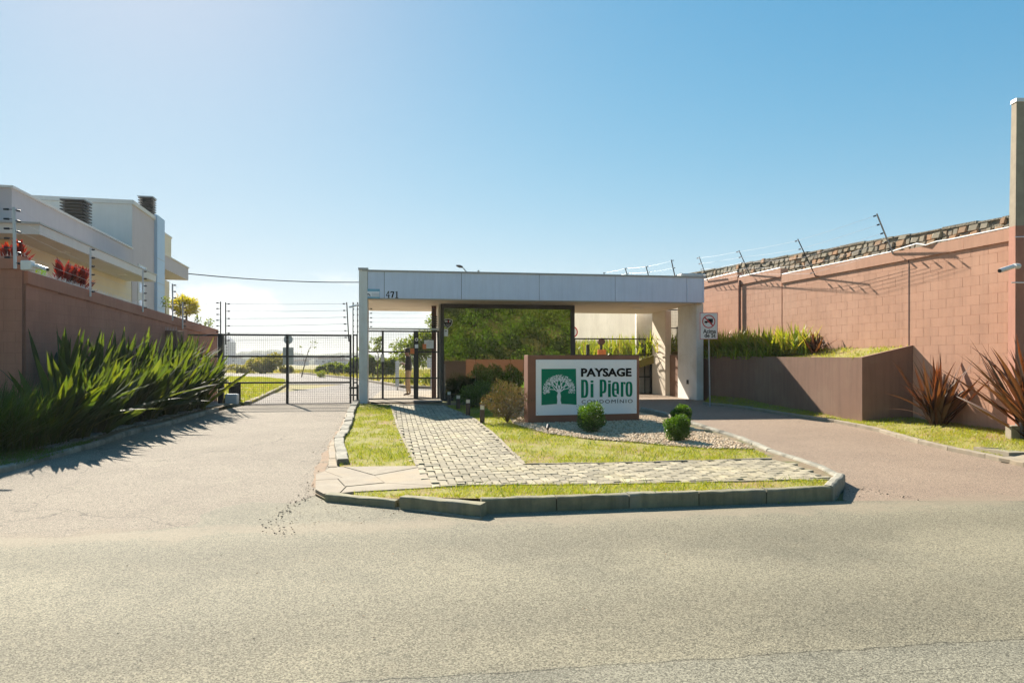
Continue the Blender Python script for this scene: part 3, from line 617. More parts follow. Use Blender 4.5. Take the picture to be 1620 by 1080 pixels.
# narrow paved strip behind the left kerb
ls = thing('paving_strip', 'narrow stone strip between the left kerb and the flax bed', 'paving', (Ldrive_L[3][0]-.2, Ldrive_L[3][1], .1))
stones(ls, [(p[0]-.34, p[1]) for p in Ldrive_L[2:]]+[(-8.0, 19)], zv, 'paving_stone', .38, .26, .02, .03, M['conc'], side=-.02, jit=.01, round_=.015)
def wallx(y): return 12.87-.24*y
rw0, rw1, rw2 = (8.05, 15.7), (6.48, 22.4), (5.72, 26.4)      # retaining wall line
vergeR = [(p[0]+.04, p[1]+.09) for p in Rk[:8]]+[(9.9, 10.7), (10.6, 10.4), (14, 9.6), (14, 13.2), (wallx(13.0), 13.0), (wallx(15.5), 15.55), rw0, rw1]
_rk = sorted([(p[1], p[0]) for p in Rk])
def zr(x, y): return zg(x, y)+.05+.14*sstep((x-np.interp(y, [q[0] for q in _rk], [q[1] for q in _rk])-.15)/1.1)
struct(sheet('right_verge', vergeR, zr, M['lawn'], -.008, .5, skirt=.1))
b = blades('grass', vergeR[:9]+[(10.0, 13.0), (wallx(13.0), 13.0), (wallx(15.5), 15.55), rw0, rw1], zr, 2400, .05, .009, M['grass']); tag(b, 'sunlit grass verge below the right boundary wall', 'grass', kind='stuff')
rk = bpy.data.objects.new('right_verge_kerb', None); link(rk); rk['kind'] = 'structure'; rk.location = (Rk[4][0], Rk[4][1], .2)
stones(rk, Rk[:9], zr, 'kerb_stone', .8, .12, .03, .2, M['slab'], side=0, jit=.003, round_=.015)
# raised terrace between retaining wall and boundary wall
def zt(x, y):
    xl = 8.05-.2343*(y-15.7)+.15; d = np.clip((x-xl)/np.maximum(wallx(y)-xl, .1), 0, 1); return 1.70+.30*d+.10*np.clip((y-19)/5, 0, 1)
terr = [rw0, (wallx(15.6)-.02, 15.6), (wallx(25.4)-.02, 25.4), rw2, rw1]
struct(sheet('terrace_ground', terr, zt, M['lawn'], -.01, .5))
b = blades('grass', terr, zt, 900, .07, .014, M['grass']); tag(b, 'grass on the raised terrace behind the retaining wall', 'grass', kind='stuff')

# ---------------------------------------------------------------- block walls
def blockwall(name, label, p0, p1, ztop0, ztop1, m, thick=.18, nrm=1, band=.24, zb0=0, zb1=0, parts=300, bandout=.035, bl=.40, bh=.20, m2=None):
    """wall of painted blocks between two points; blocks on the camera side; coping course proud"""
    p0, p1 = Vector((*p0, 0)), Vector((*p1, 0)); d = (p1-p0); Ln = d.length; d.normalize(); n = Vector((-d.y, d.x, 0))*nrm   # n points to viewers' side
    t = thing(name, label, 'wall', (p0.x, p0.y, zb0))
    b = MB(); up = Vector((0, 0, 1))
    def quad(o0, o1, za0, za1, zt0, zt1, s0=0, s1=None):
        s1 = Ln if s1 is None else s1
        A = p0+d*s0; B = p0+d*s1
        vs = [A+n*o0+up*za0, B+n*o0+up*za1, B+n*o0+up*zt1, A+n*o0+up*zt0, A+n*o1+up*za0, B+n*o1+up*za1, B+n*o1+up*zt1, A+n*o1+up*zt0]
        return vs, [(0, 1, 2, 3), (7, 6, 5, 4), (4, 5, 1, 0), (3, 2, 6, 7), (0, 3, 7, 4), (1, 5, 6, 2)]
    b.add(*quad(-.0035, -thick, zb0, zb1, ztop0-band+.001, ztop1-band+.001)); b.build('wall_core', M['mortar'] if m2 is None else m2, t)
    nc = max(1, round(Ln/1.6))
    for i in range(nc):
        s0 = Ln*i/nc+.001; s1 = Ln*(i+1)/nc-.003
        f = lambda s: ztop0+(ztop1-ztop0)*s/Ln
        b = MB(); b.add(*quad(bandout, -thick-bandout, f(s0)-band, f(s1)-band, f(s0), f(s1), s0, s1)); b.build('coping_block', m, t)
    # blocks
    me = MB().obox((.002, 0, .002), (bl-.004, 0, 0), (0, .03, 0), (0, 0, bh-.004)).mesh('block')
    bm = bmesh.new(); bm.from_mesh(me); bmesh.ops.bevel(bm, geom=[e for e in bm.edges if all(q.co.y > .02 for q in e.verts)], offset=.0018, segments=1, affect='EDGES'); bm.to_mesh(me); bm.free(); me.materials.append(m)
    mats = []
    row = 0; z = max(0, min(zb0, zb1)-.1)
    H = max(ztop0, ztop1)
    while z < H:
        s = -(bl/2 if row % 2 else 0)
        while s < Ln:
            a = max(s, 0); e = min(s+bl, Ln); zt = ztop0+(ztop1-ztop0)*(a+e)/2/Ln-band
            if e-a > .05 and z < zt-.03:
                hgt = min(bh, zt-z)
                o = p0+d*a+up*z-n*(.03+random.uniform(0, .0015)); mm = Matrix(((d.x, n.x, 0, o.x), (d.y, n.y, 0, o.y), (0, 0, 1, o.z), (0, 0, 0, 1))) @ Matrix.Diagonal(((e-a)/bl, 1, hgt/bh, 1))
                mats.append((((o-Vector((0, 0, 1.6))).length), mm))
            s += bl
        row += 1; z += bh
    mats.sort(key=lambda q: q[0])
    w = wloc(t)
    for q in mats[:parts]:
        o = bpy.data.objects.new('block', me); link(o, t); o.matrix_local = Matrix.Translation(-w) @ q[1]
    if len(mats) > parts: join_copies('far_blocks', me, [q[1] for q in mats[parts:]], m, t)
    return t
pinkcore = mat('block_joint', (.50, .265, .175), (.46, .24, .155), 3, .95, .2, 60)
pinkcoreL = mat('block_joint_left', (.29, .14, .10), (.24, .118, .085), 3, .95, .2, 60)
yA, yB, yC, yD, yE = 12.75, 16.05, 20.25, 22.5, 25.4
rwall = []
for (ya, yb, zt_, lb, pr) in ((yA, 20.23, 4.22, 'long brown block boundary wall on the right, nearest section by the utility pole', 300), (20.27, 22.48, 4.42, 'brown block boundary wall section, middle step between the hedge and rubble wall', 120), (22.52, yE, 4.60, 'brown block boundary wall section, highest far step beside the canopy', 140)):
    rwall.append(blockwall('boundary_wall', lb, (wallx(ya), ya), (wallx(yb), yb), zt_, zt_, M['pink'], .18, 1, .24, .0, .0, pr, m2=pinkcore))
# vertical expansion joint and drain pipe on the right wall are thin dark strips set on the wall
def onwall(y, z, o=.02):
    d = Vector((-.24, 1, 0)).normalized(); n = Vector((-d.y, d.x, 0)); return Vector((wallx(y), y, z))+n*o
pipe = MB().tube([onwall(22.35, 1.9, .05), onwall(22.35, 4.32, .05)], .035, 8).build('drain_pipe', M['rust']); tag(pipe, 'thin brown vertical pipe on the boundary wall above the hedge', 'pipe')
# white conduit along the top of the right wall
yj = 15.75
cd = MB(); pts = [onwall(y, 4.245, .02) for y in np.linspace(12.9, 14.6, 5)]+[onwall(14.9, 4.26, .03), onwall(15.15, 4.22, .06), onwall(15.4, 4.30, .05), onwall(15.7, 4.28, .03)]+[onwall(y, 4.24, .02) for y in np.linspace(16.2, 20.2, 8)]
cd.tube(pts, .018, 6); tag(cd.build('conduit', M['swhite'], smooth=True), 'white conduit pipe along the top of the right boundary wall', 'pipe')
for ya, yb, z_ in ((20.3, 22.4, 4.445), (22.55, 25.3, 4.625)):
    tag(MB().tube([onwall(ya, z_, .02), onwall(yb, z_, .02)], .014, 6).build('conduit', M['swhite']), 'short white conduit on the '+('middle' if ya < 21 else 'far')+' step of the right boundary wall', 'pipe')
tag(MB().obox(onwall(15.66, 0.1, .0), Vector((-.24, 1, 0)).normalized()*.022, Vector((-1, -.24, 0)).normalized()*.006, (0, 0, 3.88)).build('expansion_joint', M['rust']), 'dark vertical joint line in the right boundary wall', 'joint')

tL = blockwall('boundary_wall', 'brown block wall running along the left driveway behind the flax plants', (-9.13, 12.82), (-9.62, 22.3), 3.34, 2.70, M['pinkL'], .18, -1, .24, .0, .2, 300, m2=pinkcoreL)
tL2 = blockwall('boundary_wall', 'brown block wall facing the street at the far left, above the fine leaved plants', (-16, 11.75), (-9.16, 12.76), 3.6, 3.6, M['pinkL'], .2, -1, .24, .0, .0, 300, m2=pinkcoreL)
# small dark pier against the left wall near the gate
pr = thing('wall_pier', 'dark brown pier against the left wall beside the gate', 'pillar', (-9.2, 18.6, .3))
MB().box(-9.5, 18.55, .2, -9.12, 19.0, 2.50).build('pier_body', M['brown'], pr, bevel=.01)
b = MB()
for i in range(9): b.tube([(-9.47+i*.042, 18.6, 2.5), (-9.47+i*.042, 18.58, 2.60)], [.006, .002], 4)
b.build('spike_strip', M['lightpaint'], pr)
# spikes along left wall
b = MB(); d = Vector((-.49, 9.48, -.64)); p0 = Vector((-9.13, 12.82, 3.34))
for i in range(120):
    p = p0+d*(i/240)+Vector((.02, 0, 0)); q = random.uniform(-.02, .02)
    b.tube([p, p+Vector((.03+q, q, .075))], [.006, .002], 4)
b.obox(p0+Vector((-.02, 0, 0)), d*.5, (.05, 0, 0), (0, 0, .008))
tag(b.build('spike_strip', M['lightpaint']), 'row of small metal spikes on top of the left driveway wall', 'spikes', kind='stuff')
b = MB()
for i in range(60):
    p = Vector((-9.1-i*.06, 12.76-i*.06*.14, 3.6)); b.tube([p, p+Vector((random.uniform(-.02, .02), -.03, .075))], [.006, .002], 4)
tag(b.build('spike_strip', M['lightpaint']), 'row of small metal spikes on the wall corner at far left', 'spikes', kind='stuff')

# retaining wall (plaster)
def slabwall(mb, a, b_, z0, z1a, z1b, th, side):
    a = Vector((*a, 0)); b_ = Vector((*b_, 0)); d = (b_-a).normalized(); n = Vector((-d.y, d.x, 0))*side*th; up = Vector((0, 0, 1))
    vs = [a+up*z0, b_+up*z0, b_+up*z1b, a+up*z1a, a+n+up*z0, b_+n+up*z0, b_+n+up*z1b, a+n+up*z1a]
    fs = [(0, 1, 2, 3), (7, 6, 5, 4), (4, 5, 1, 0), (3, 2, 6, 7), (0, 3, 7, 4), (1, 5, 6, 2)]
    mb.add(vs, fs)
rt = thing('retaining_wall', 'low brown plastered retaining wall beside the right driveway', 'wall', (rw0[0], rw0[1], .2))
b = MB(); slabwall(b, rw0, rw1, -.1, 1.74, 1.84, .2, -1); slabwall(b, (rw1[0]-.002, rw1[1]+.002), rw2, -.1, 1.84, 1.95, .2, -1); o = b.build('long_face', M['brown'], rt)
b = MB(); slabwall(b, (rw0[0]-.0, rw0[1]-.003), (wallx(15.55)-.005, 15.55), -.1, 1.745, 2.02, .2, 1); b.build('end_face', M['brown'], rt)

# ---------------------------------------------------------------- rubble wall behind the right wall
def rubx(y): return 15.4-.24*y
rb = thing('rubble_wall', 'grey and orange rubble stone wall rising behind the right boundary wall', 'wall', (rubx(14), 14, 1))
def rubz(y): return 5.02+(y-15.8)*.043
b = MB(); pts_ = [(rubx(9), 9), (rubx(34), 34)]; slabwall(b, pts_[0], pts_[1], 0, rubz(9), rubz(34), .35, -1); b.build('wall_core', M['mortar'], rb)
bm = bmesh.new(); bmesh.ops.create_icosphere(bm, subdivisions=1, radius=.5)
sv = []
for vv in range(5):
    b2 = bm.copy()
    for q in b2.verts: q.co *= random.uniform(.8, 1.15); q.co.x = max(-.5, min(.5, q.co.x*1.9)); q.co.z = max(-.47, min(.47, q.co.z*1.9)); q.co.y = max(-.42, min(.42, q.co.y*1.6))
    me = bpy.data.meshes.new('stone'); b2.to_mesh(me); b2.free(); me.materials.append(M['stone']); sv.append(me)
bm.free()
slots = []; z = 3.3
yy = None
row = 0
while z < 6.2:
    hgt = random.uniform(.09, .18); y = 11+random.random()*.3
    while y < 33.5:
        ln = random.uniform(.12, .36)
        if z+hgt*.5 < rubz(y)-.05+random.uniform(-.06, .05): slots.append((y, z, ln, hgt))
        y += ln+.02
    z += hgt+.015
slots.sort(key=lambda s: s[0]); n = Vector((-1, -.24, 0)).normalized(); dd = Vector((-.24, 1, 0)).normalized(); smt = []
for i, (y, z, ln, hg) in enumerate(slots):
    o = Vector((rubx(y), y, z+hg/2))+dd*ln/2+n*random.uniform(-.03, .03)
    mm = Matrix(((dd.x, n.x, 0, o.x), (dd.y, n.y, 0, o.y), (0, 0, 1, o.z), (0, 0, 0, 1))) @ Matrix.Rotation(random.uniform(-.12, .12), 4, 'Y') @ Matrix.Diagonal((ln, random.uniform(.08, .13), hg, 1)); smt.append((y, z, mm))
vis = [s for s in smt if 1.6+(s[1]-1.6) > 4.15 and s[0] > 15.2]
big = vis[:300]; ids = set(id(s) for s in big)
for i, s in enumerate(big):
    o = bpy.data.objects.new('stone', sv[i % 5]); link(o, rb); o.matrix_local = Matrix.Translation(-wloc(rb)) @ s[2]
join_copies('far_stones', sv[0], [s[2] for s in smt if id(s) not in ids], M['stone'], rb)
b = MB(); 
y = 9.2
while y < 33.5:
    ln = random.uniform(.5, 1.1); p = Vector((rubx(y), y, rubz(y)-.03)); b.obox(p+n*.04, dd*(ln-.02)+Vector((0, 0, random.uniform(0, .03))), -n*.42, (0, 0, random.uniform(.03, .07))); y += ln
b.build('capping', M['mortar'], rb)

# ---------------------------------------------------------------- canopy building
EU = Vector((math.cos(R(8.4)), math.sin(R(8.4)), 0)); EV = Vector((-EU.y, EU.x, 0)); O0 = Vector((-4.64, 20.7, 0)); UP = Vector((0, 0, 1))
def U(px, v=0):
    r = (px-810)/1080; return (r*(O0.y+v*EV.y)-O0.x-v*EV.x)/(EU.x-r*EU.y)
def W(u, v, z=0): return O0+EU*u+EV*v+UP*z
def zpx(py, u, v): return 1.6-(py-575)/1080*W(u, v).y
def ubox(mb, u0, u1, v0, v1, z0, z1): return mb.obox(W(u0, v0, z0), EU*(u1-u0), EV*(v1-v0), UP*(z1-z0))
uR = U(1111); zt0, zb0 = 4.40, 3.57
cp = thing('entrance_canopy', 'long flat white entrance canopy numbered 471 on white piers', 'canopy', W(0, 0, .4))
ubox(MB(), .02, uR-.02, .06, 5.0, zb0+.01, zt0-.05).build('roof_slab', M['soffit'], cp)
ubox(MB(), .22, uR-.004, -.012, .055, zb0-.004, zb0+.02).build('fascia_drip', M['trim'], cp)
js = [.26]+[U(p) for p in (608, 730, 853, 973, 1086)]+[uR]
for a, b_ in zip(js[:-1], js[1:]): ubox(MB(), a+.006, b_-.006, -.03, .05, zb0+.022, zt0-.002).build('fascia_panel', M['acm'], cp, bevel=.004)
ubox(MB(), .2, uR, -.002, .045, zb0+.03, zt0-.01).build('fascia_backing', M['dark'], cp)
# side fascia right and left
ubox(MB(), uR+.001, uR+.05, -.03, 5.0, zb0+.02, zt0-.002).build('fascia_panel', M['acm'], cp)
ubox(MB(), .10, uR+.08, -.06, 5.05, zt0, zt0+.045).build('roof_flashing', M['trim'], cp)
# left end pier with cap
ubox(MB(), 0, .255, -.05, .55, zg(-4.6, 20.7)-.1, zt0+.04).build('end_pier', M['white'], cp, bevel=.01)
ubox(MB(), -.02, .275, -.07, .57, zt0+.042, zt0+.10).build('pier_cap', M['trim'], cp)
# right pier (fin wall)
ubox(MB(), U(1102, .15), U(1113, .15)-.0, .15, 1.75, .1, zb0+.008).build('pier', M['white'], cp, bevel=.01)
# rear piers
ubox(MB(), U(1036, 4.3), U(1045, 4.3), 3.2, 4.6, .3, zb0+.008).build('pier', M['soffit'], cp, bevel=.01)
ubox(MB(), U(1007, 5.6), U(1033, 5.6), 5.6, 5.8, .3, 4.1).build('rear_wall', M['white'], cp)
# recessed lights in the soffit
for px, v in ((1010, .5), (1010, 2.4), (850, 1.0)):
    u = U(px, v); ubox(MB(), u-.18, u+.18, v-.09, v+.09, zb0-.002, zb0+.009).build('downlight', M['swhite'], cp)
sl = ubox(MB(), U(1098, .15), U(1100, .15), .5, .56, 1.05, 1.25)
tag(ubox(MB(), U(1102, .15)-.04, U(1102, .15)-.002, .8, .9, zpx(604, U(1100, .8), .8)-.07, zpx(604, U(1100, .8), .8)+.07).build('intercom', M['black']), 'small black intercom box on the inner face of the right pier', 'intercom')
# floor slab under canopy
def zfl(x, y): return zg(x, y)+.012
fl = [tuple(W(U(582), -.1).xy), tuple(W(U(700), -.1).xy), tuple(W(U(700), 9).xy), tuple(W(U(582), 9).xy)]
struct(sheet('entrance_floor', fl, zfl, M['slab'], .02, .5))
# text helper
def textobj(body, size, m, o, ex, ey, parent, xs=1, bold=0, spacing=1, name='lettering', th=.004):
    """lettering on a plane: o = left baseline point, ex/ey unit vectors"""
    cu = bpy.data.curves.new('t', 'FONT'); cu.body = body; cu.size = size; cu.offset = bold; cu.space_character = spacing; cu.resolution_u = 3; cu.extrude = th/2
    ob = bpy.data.objects.new('t', cu); C.objects.link(ob); dg = bpy.context.evaluated_depsgraph_get(); me = bpy.data.meshes.new_from_object(ob.evaluated_get(dg)); bpy.data.objects.remove(ob)
    ex, ey = Vector(ex), Vector(ey); n = ex.cross(ey); o = Vector(o)
    me.transform(Matrix(((ex.x*xs, ey.x, n.x, o.x), (ex.y*xs, ey.y, n.y, o.y), (ex.z*xs, ey.z, n.z, o.z), (0, 0, 0, 1)))); me.materials.clear(); me.materials.append(m)
    r = bpy.data.objects.new(name, me); link(r, parent)
    if parent is not None: r.location = -wloc(parent)
    return r
# house number, slab-serif digits drawn as polygons
def polyset(polys, m, o, ex, ey, parent, name, th=.006, lift=0):
    ex, ey = Vector(ex), Vector(ey); n = ex.cross(ey); o = Vector(o)+n*lift; b = MB()
    for p in polys:
        k = len(p); f = [o+ex*x+ey*y+n*th for x, y in p]; g = [o+ex*x+ey*y for x, y in p]
        ar = sum(p[i][0]*p[(i+1) % k][1]-p[(i+1) % k][0]*p[i][1] for i in range(k))
        if ar < 0: f.reverse(); g.reverse()
        b.add(f+g, [tuple(range(k))]+[(i, k+i, k+(i+1) % k, (i+1) % k) for i in range(k)])
    return b.build(name, m, parent)
nu = U(610.5); nz0 = zpx(471, nu, 0); hN = .20
d4 = [[(.0, .26), (.62, .26), (.62, .38), (.16, .38), (.0, .33)], [(.0, .34), (.16, .38), (.40, .80), (.40, 1), (.36, 1)], [(.36, .0), (.52, .0), (.52, .26), (.36, .26)], [(.40, .38), (.52, .38), (.52, 1), (.40, 1)], [(.26, -.06), (.62, -.06), (.62, .0), (.26, .0)]]
d7 = [[(.0, .98), (.56, .98), (.58, .80), (.0, .80)], [(-.01, .64), (.07, .64), (.07, .80), (-.01, .80)], [(.38, .80), (.58, .80), (.34, .0), (.14, .0), (.22, .4)]]
d1 = [[(.16, .04), (.36, .04), (.36, 1), (.27, 1), (.16, .93)], [(.0, .84), (.16, .86), (.16, .93), (.0, .90)], [(.02, -.06), (.50, -.06), (.50, .04), (.02, .04)]]
for i, dgt in enumerate((d4, d7, d1)):
    polyset(dgt, M['sblack'], W(nu+i*.14, -.031, nz0), EU*hN*(.62 if i else .62)/.62*.95, UP*hN, cp, 'number_digit', .012)
# little sticker sign
su0, su1 = U(577.5), U(601); sz0, sz1 = zpx(472, su0, 0), zpx(457, su0, 0)
st = thing('fascia_sign', 'small blue and white company sign at the left end of the canopy', 'sign', W(su0, -.04, sz0))
H_, Wd = sz1-sz0, su1-su0
polyset([[(0, 0), (Wd, 0), (Wd, H_), (0, H_)]], M['sblue'], W(su0, -.034, sz0), EU, UP, st, 'panel', .006)
polyset([[(.01, .05), (Wd-.01, .05), (Wd-.01, H_-.075), (.01, H_-.075)]], M['signwhite'], W(su0, -.041, sz0), EU, UP, st, 'white_field', .001)
arc = [(.09+.075*math.cos(a), .07+.075*math.sin(a)) for a in np.linspace(math.pi, 0, 9)]; arci = [(.09+.05*math.cos(a), .07+.05*math.sin(a)) for a in np.linspace(math.pi, 0, 9)]
polyset([[arc[i], arc[i+1], arci[i+1], arci[i]] for i in range(8)]+[[(.08, .07), (.10, .07), (.10, .10), (.08, .10)]], M['sblack'], W(su0, -.043, sz0), EU, UP, st, 'emblem', .001)
polyset([[(.2, .075+i*.033), (.43, .075+i*.033), (.43, .088+i*.033), (.2, .088+i*.033)] for i in range(3)], M['galv'], W(su0, -.043, sz0), EU, UP, st, 'small_print', .001)

# guardhouse
gv = 1.5; g0, g1 = U(698, gv), U(908, gv); gz = .38
gh = thing('guardhouse', 'mirrored glass guardhouse under the canopy', 'guardhouse', W(g0, gv, gz))
ubox(MB(), g0-.06, g1-.02, gv+.12, 4.9, gz-.1, zb0+.006).build('wall', M['white'], gh)
zt_g = zpx(487, g0, gv)
fr = [(g0-.02, g0+.09, gz, zb0), (g1-.11, g1+.02, gz, zb0)]
for a, b_, z0, z1 in fr: ubox(MB(), a, b_, gv-.03, gv+.118, z0, z1+.004).build('frame_post', M['dark'], gh, bevel=.004)
ubox(MB(), g0+.09, g1-.11, gv-.028, gv+.118, zt_g, zb0+.004).build('frame_head', M['dark'], gh)
ubox(MB(), g0+.09, g1-.11, gv-.028, gv+.118, gz-.05, gz+.06).build('frame_sill', M['dark'], gh)
pu = [g0+.09, U(752, gv), U(808, gv), U(856, gv), g1-.11]
for a, b_ in zip(pu[:-1], pu[1:]): ubox(MB(), a+.003, b_-.003, gv+.02, gv+.03, gz+.06, zt_g).build('glass_pane', M['mirror'], gh)
ubox(MB(), g0+.115, g0+.13, gv+.0, gv+.019, gz+.06, zpx(575, g0, gv)).build('chrome_strip', M['steel'], gh)
# shield badge + card
bu, bz = U(708.5, gv), zpx(511, U(708, gv), gv)
bd = thing('security_badge', 'black shield sticker with white lettering on the guardhouse glass', 'sticker', W(bu, gv, bz))
def shield(s): return [(-.5*s, .36*s), (-.2*s, .46*s), (0, .5*s), (.2*s, .46*s), (.5*s, .36*s), (.48*s, 0), (.34*s, -.28*s), (0, -.56*s), (-.34*s, -.28*s), (-.48*s, 0)]
polyset([shield(.31)], M['signwhite'], W(bu, gv+.018, bz), EU, UP, bd, 'rim', .001)
polyset([shield(.275)], M['sblack'], W(bu, gv+.016, bz), EU, UP, bd, 'shield', .001)
for pg in [[(-.10+i*.05, .03), (-.065+i*.05, .03), (-.065+i*.05, .085), (-.10+i*.05, .085)] for i in (0, 1, 3)]+[[(-.07, -.05), (.07, -.05), (.07, -.04), (-.07, -.04)], [(-.05, -.09), (.05, -.09), (.05, -.08), (-.05, -.08)]]:
    polyset([pg], M['signwhite'], W(bu, gv+.014, bz), EU, UP, bd, 'lettering', .001)
polyset([[(.0, .03), (.035, .03), (.035, .085), (.0, .085)]], M['sred'], W(bu, gv+.014, bz), EU, UP, bd, 'lettering', .001)
cu_, cz = U(705, gv), zpx(526, U(705, gv), gv)
cdn = thing('notice_card', 'small pale notice card stuck below the shield badge', 'notice', W(cu_, gv, cz))
polyset([[(-.08, -.12), (.08, -.12), (.08, .12), (-.08, .12)]], M['signwhite'], W(cu_, gv+.018, cz), EU, UP, cdn, 'card', .001)
polyset([[(-.03, .04), (.04, .03), (.03, .07), (-.03, .06)]], M['sblack'], W(cu_, gv+.016, cz), EU, UP, cdn, 'small_print', .001)

# ---------------------------------------------------------------- gates
def mesh_panel(parent, u0, u1, v, z0, z1, s=.055, w=.005, fn=None):
    b = MB(); n = max(1, round((u1-u0)/s))
    for i in range(1, n):
        u = u0+(u1-u0)*i/n; ubox(b, u-w/2, u+w/2, v-w/2, v+w/2, z0, z1)
    n = max(1, round((z1-z0)/s))
    for i in range(1, n):
        z = z0+(z1-z0)*i/n; ubox(b, u0, u1, v+w/2+.0005, v+w*1.5, z-w/2, z+w/2)
    o = b.build('wire_mesh', M['dark'], parent); o['kind'] = 'stuff'; return o
def gate(name, label, cat, pxs, pys, v, rw=.045, posts=None, bottom=None, kind_mesh=True, thick=.04, group=None):
    u0, u1 = U(pxs[0], v), U(pxs[-1], v); um = (u0+u1)/2; t = thing(name, label, cat, W(u0, v, zpx(pys[-1], um, v)), group)
    zs = [zpx(p, um, v) for p in pys]
    for z in zs: ubox(MB(), u0, u1, v-thick/2, v+thick/2, z-rw/2, z+rw/2).build('rail', M['black'], t)
    for i, p in enumerate(pxs):
        wd = (posts[i] if posts else rw); u = U(p, v)
        ubox(MB(), u-wd/2, u+wd/2, v-thick/2-.004, v+thick/2+.004, zs[-1]-rw/2-.005, zs[0]+rw/2+.004).build('upright', M['black'], t)
    for a, b_ in zip(pxs[:-1], pxs[1:]):
        for k in range(len(zs)-1): mesh_panel(t, U(a, v)+.02, U(b_, v)-.02, v, zs[k+1]+.02, zs[k]-.02)
    return t
g_l = gate('gate', 'wide black wire mesh sliding gate across the left driveway', 'gate', (351, 454.6, 554.5), (530, 563.7, 605, 639), .0, .055, (.12, .075, .06))
g_f = gate('mesh_fence', 'short fixed black mesh fence panel against the left wall', 'fence', (286, 347), (530, 563.7, 605, 640), .05, .05)
g_s = gate('mesh_fence', 'narrow black mesh fence panel beside the left canopy pier', 'fence', (559, 565), (530, 563.7, 605, 639), .05, .045)
# main gate post and guide
u = U(350, -.08); gp = thing('gate_post', 'thick black square post at the left end of the sliding gate', 'post', W(u, -.1, .38))
ubox(MB(), u-.07, u+.07, -.19, -.06, .30, zpx(529, u, 0)+.02).build('post_body', M['black'], gp, bevel=.006)
ubox(MB(), u+.07, u+.11, -.16, -.09, 1.35, 1.55).build('roller_bracket', M['dark'], gp)
gm = thing('gate_motor', 'pale grey gate motor box on the ground by the left gate post', 'gate motor', W(U(367, -.5), -.5, .38))
um = U(367, -.55); z0 = float(zg(*W(um, -.5).xy))
ubox(MB(), um-.17, um+.17, -.68, -.42, z0+.03, z0+.33).build('housing', M['lightpaint'], gm, bevel=.025)
ubox(MB(), um-.15, um+.20, -.70, -.40, z0-.02, z0+.03).build('base_plate', M['conc'], gm)
ubox(MB(), um-.2, um-.172, -.64, -.46, z0+.05, z0+.2).build('gear_cover', M['dark'], gm)
u_ = U(372, .2); tag(ubox(MB(), u_-.17, u_+.17, .15, .17, .45, 1.05).build('dark_board', M['dark']), 'dark board standing behind the mesh by the gate motor', 'board')
u_ = U(566, -.55); gg = thing('gate_stop', 'short black post with bracket in the grass beside the left pier', 'post', W(u_, -.6, .4))
ubox(MB(), u_-.03, u_+.03, -.66, -.60, .30, .98).build('post_body', M['black'], gg)
ubox(MB(), u_-.24, u_-.03, -.66, -.61, .86, .92).build('bracket_arm', M['black'], gg)
ubox(MB(), u_-.24, u_-.03, -.66, -.61, .66, .70).build('bracket_arm', M['black'], gg)
g_p = gate('pedestrian_gate', 'black mesh pedestrian gate between the left pier and guardhouse', 'gate', (581, 605.5, 658, 693), (524, 556.5, 598, 630.5), 1.5, .05, (.06, .07, .15, .06))
um = U(637, 1.5); ubox(MB(), U(580, 1.5), U(695, 1.5), 1.46, 1.54, zpx(521.5, um, 1.5), zpx(519, um, 1.5)).build('top_channel', M['lightpaint'], g_p)
ubox(MB(), U(604, 1.5)-.03, U(608, 1.5), 1.44, 1.475, zpx(572, um, 1.5), zpx(560, um, 1.5)).build('lock_case', M['steel'], g_p)
u = U(659, 1.45)
ic = thing('intercom', 'round white intercom ring on the pedestrian gate post', 'intercom', W(u, 1.4, zpx(537, u, 1.45)))
zz = zpx(537, u, 1.45); ring = []
for i in range(12):
    a, b_ = 2*math.pi*i/12, 2*math.pi*(i+1)/12; ring.append([(.055*math.cos(a), .055*math.sin(a)), (.055*math.cos(b_), .055*math.sin(b_)), (.03*math.cos(b_), .03*math.sin(b_)), (.03*math.cos(a), .03*math.sin(a))])
polyset(ring, M['swhite'], W(u, 1.46, zz), EU, UP, ic, 'ring', .02)
polyset([[(-.055, -.28), (.055, -.28), (.055, -.16), (-.055, -.16)]], M['signwhite'], W(u, 1.46, zz), EU, UP, ic, 'card', .004)
def plate(px0, py0, px1, py1, v, m, label, name='plate', cat='plate', th=.006):
    u0, u1 = U(px0, v), U(px1, v); z0_, z1_ = zpx(py1, u0, v), zpx(py0, u0, v); t = ubox(MB(), u0, u1, v-th, v, z0_, z1_).build(name, m, origin=W(u0, v, z0_)); tag(t, label, cat); return t
plate(649, 551, 655.5, 559.5, 1.44, M['sorange'], 'small orange plate hung on the pedestrian gate by the thick post')
wp = plate(671, 538, 686, 551, 1.46, M['swhite'], 'white notice board with orange square on the pedestrian gate', 'notice_board', 'notice')
u0 = U(668.5, 1.44); ubox(MB(), u0, u0+.12, 1.432, 1.44, zpx(552, u0, 1.44), zpx(544, u0, 1.44)).build('orange_square', M['sorange'], wp)
u0 = U(675, 1.44)
for k_ in range(3): ubox(MB(), u0, u0+.16-.03*k_, 1.448, 1.452, zpx(541+3*k_, u0, 1.44)-.012, zpx(541+3*k_, u0, 1.44)).build('small_print', M['galv'], wp)
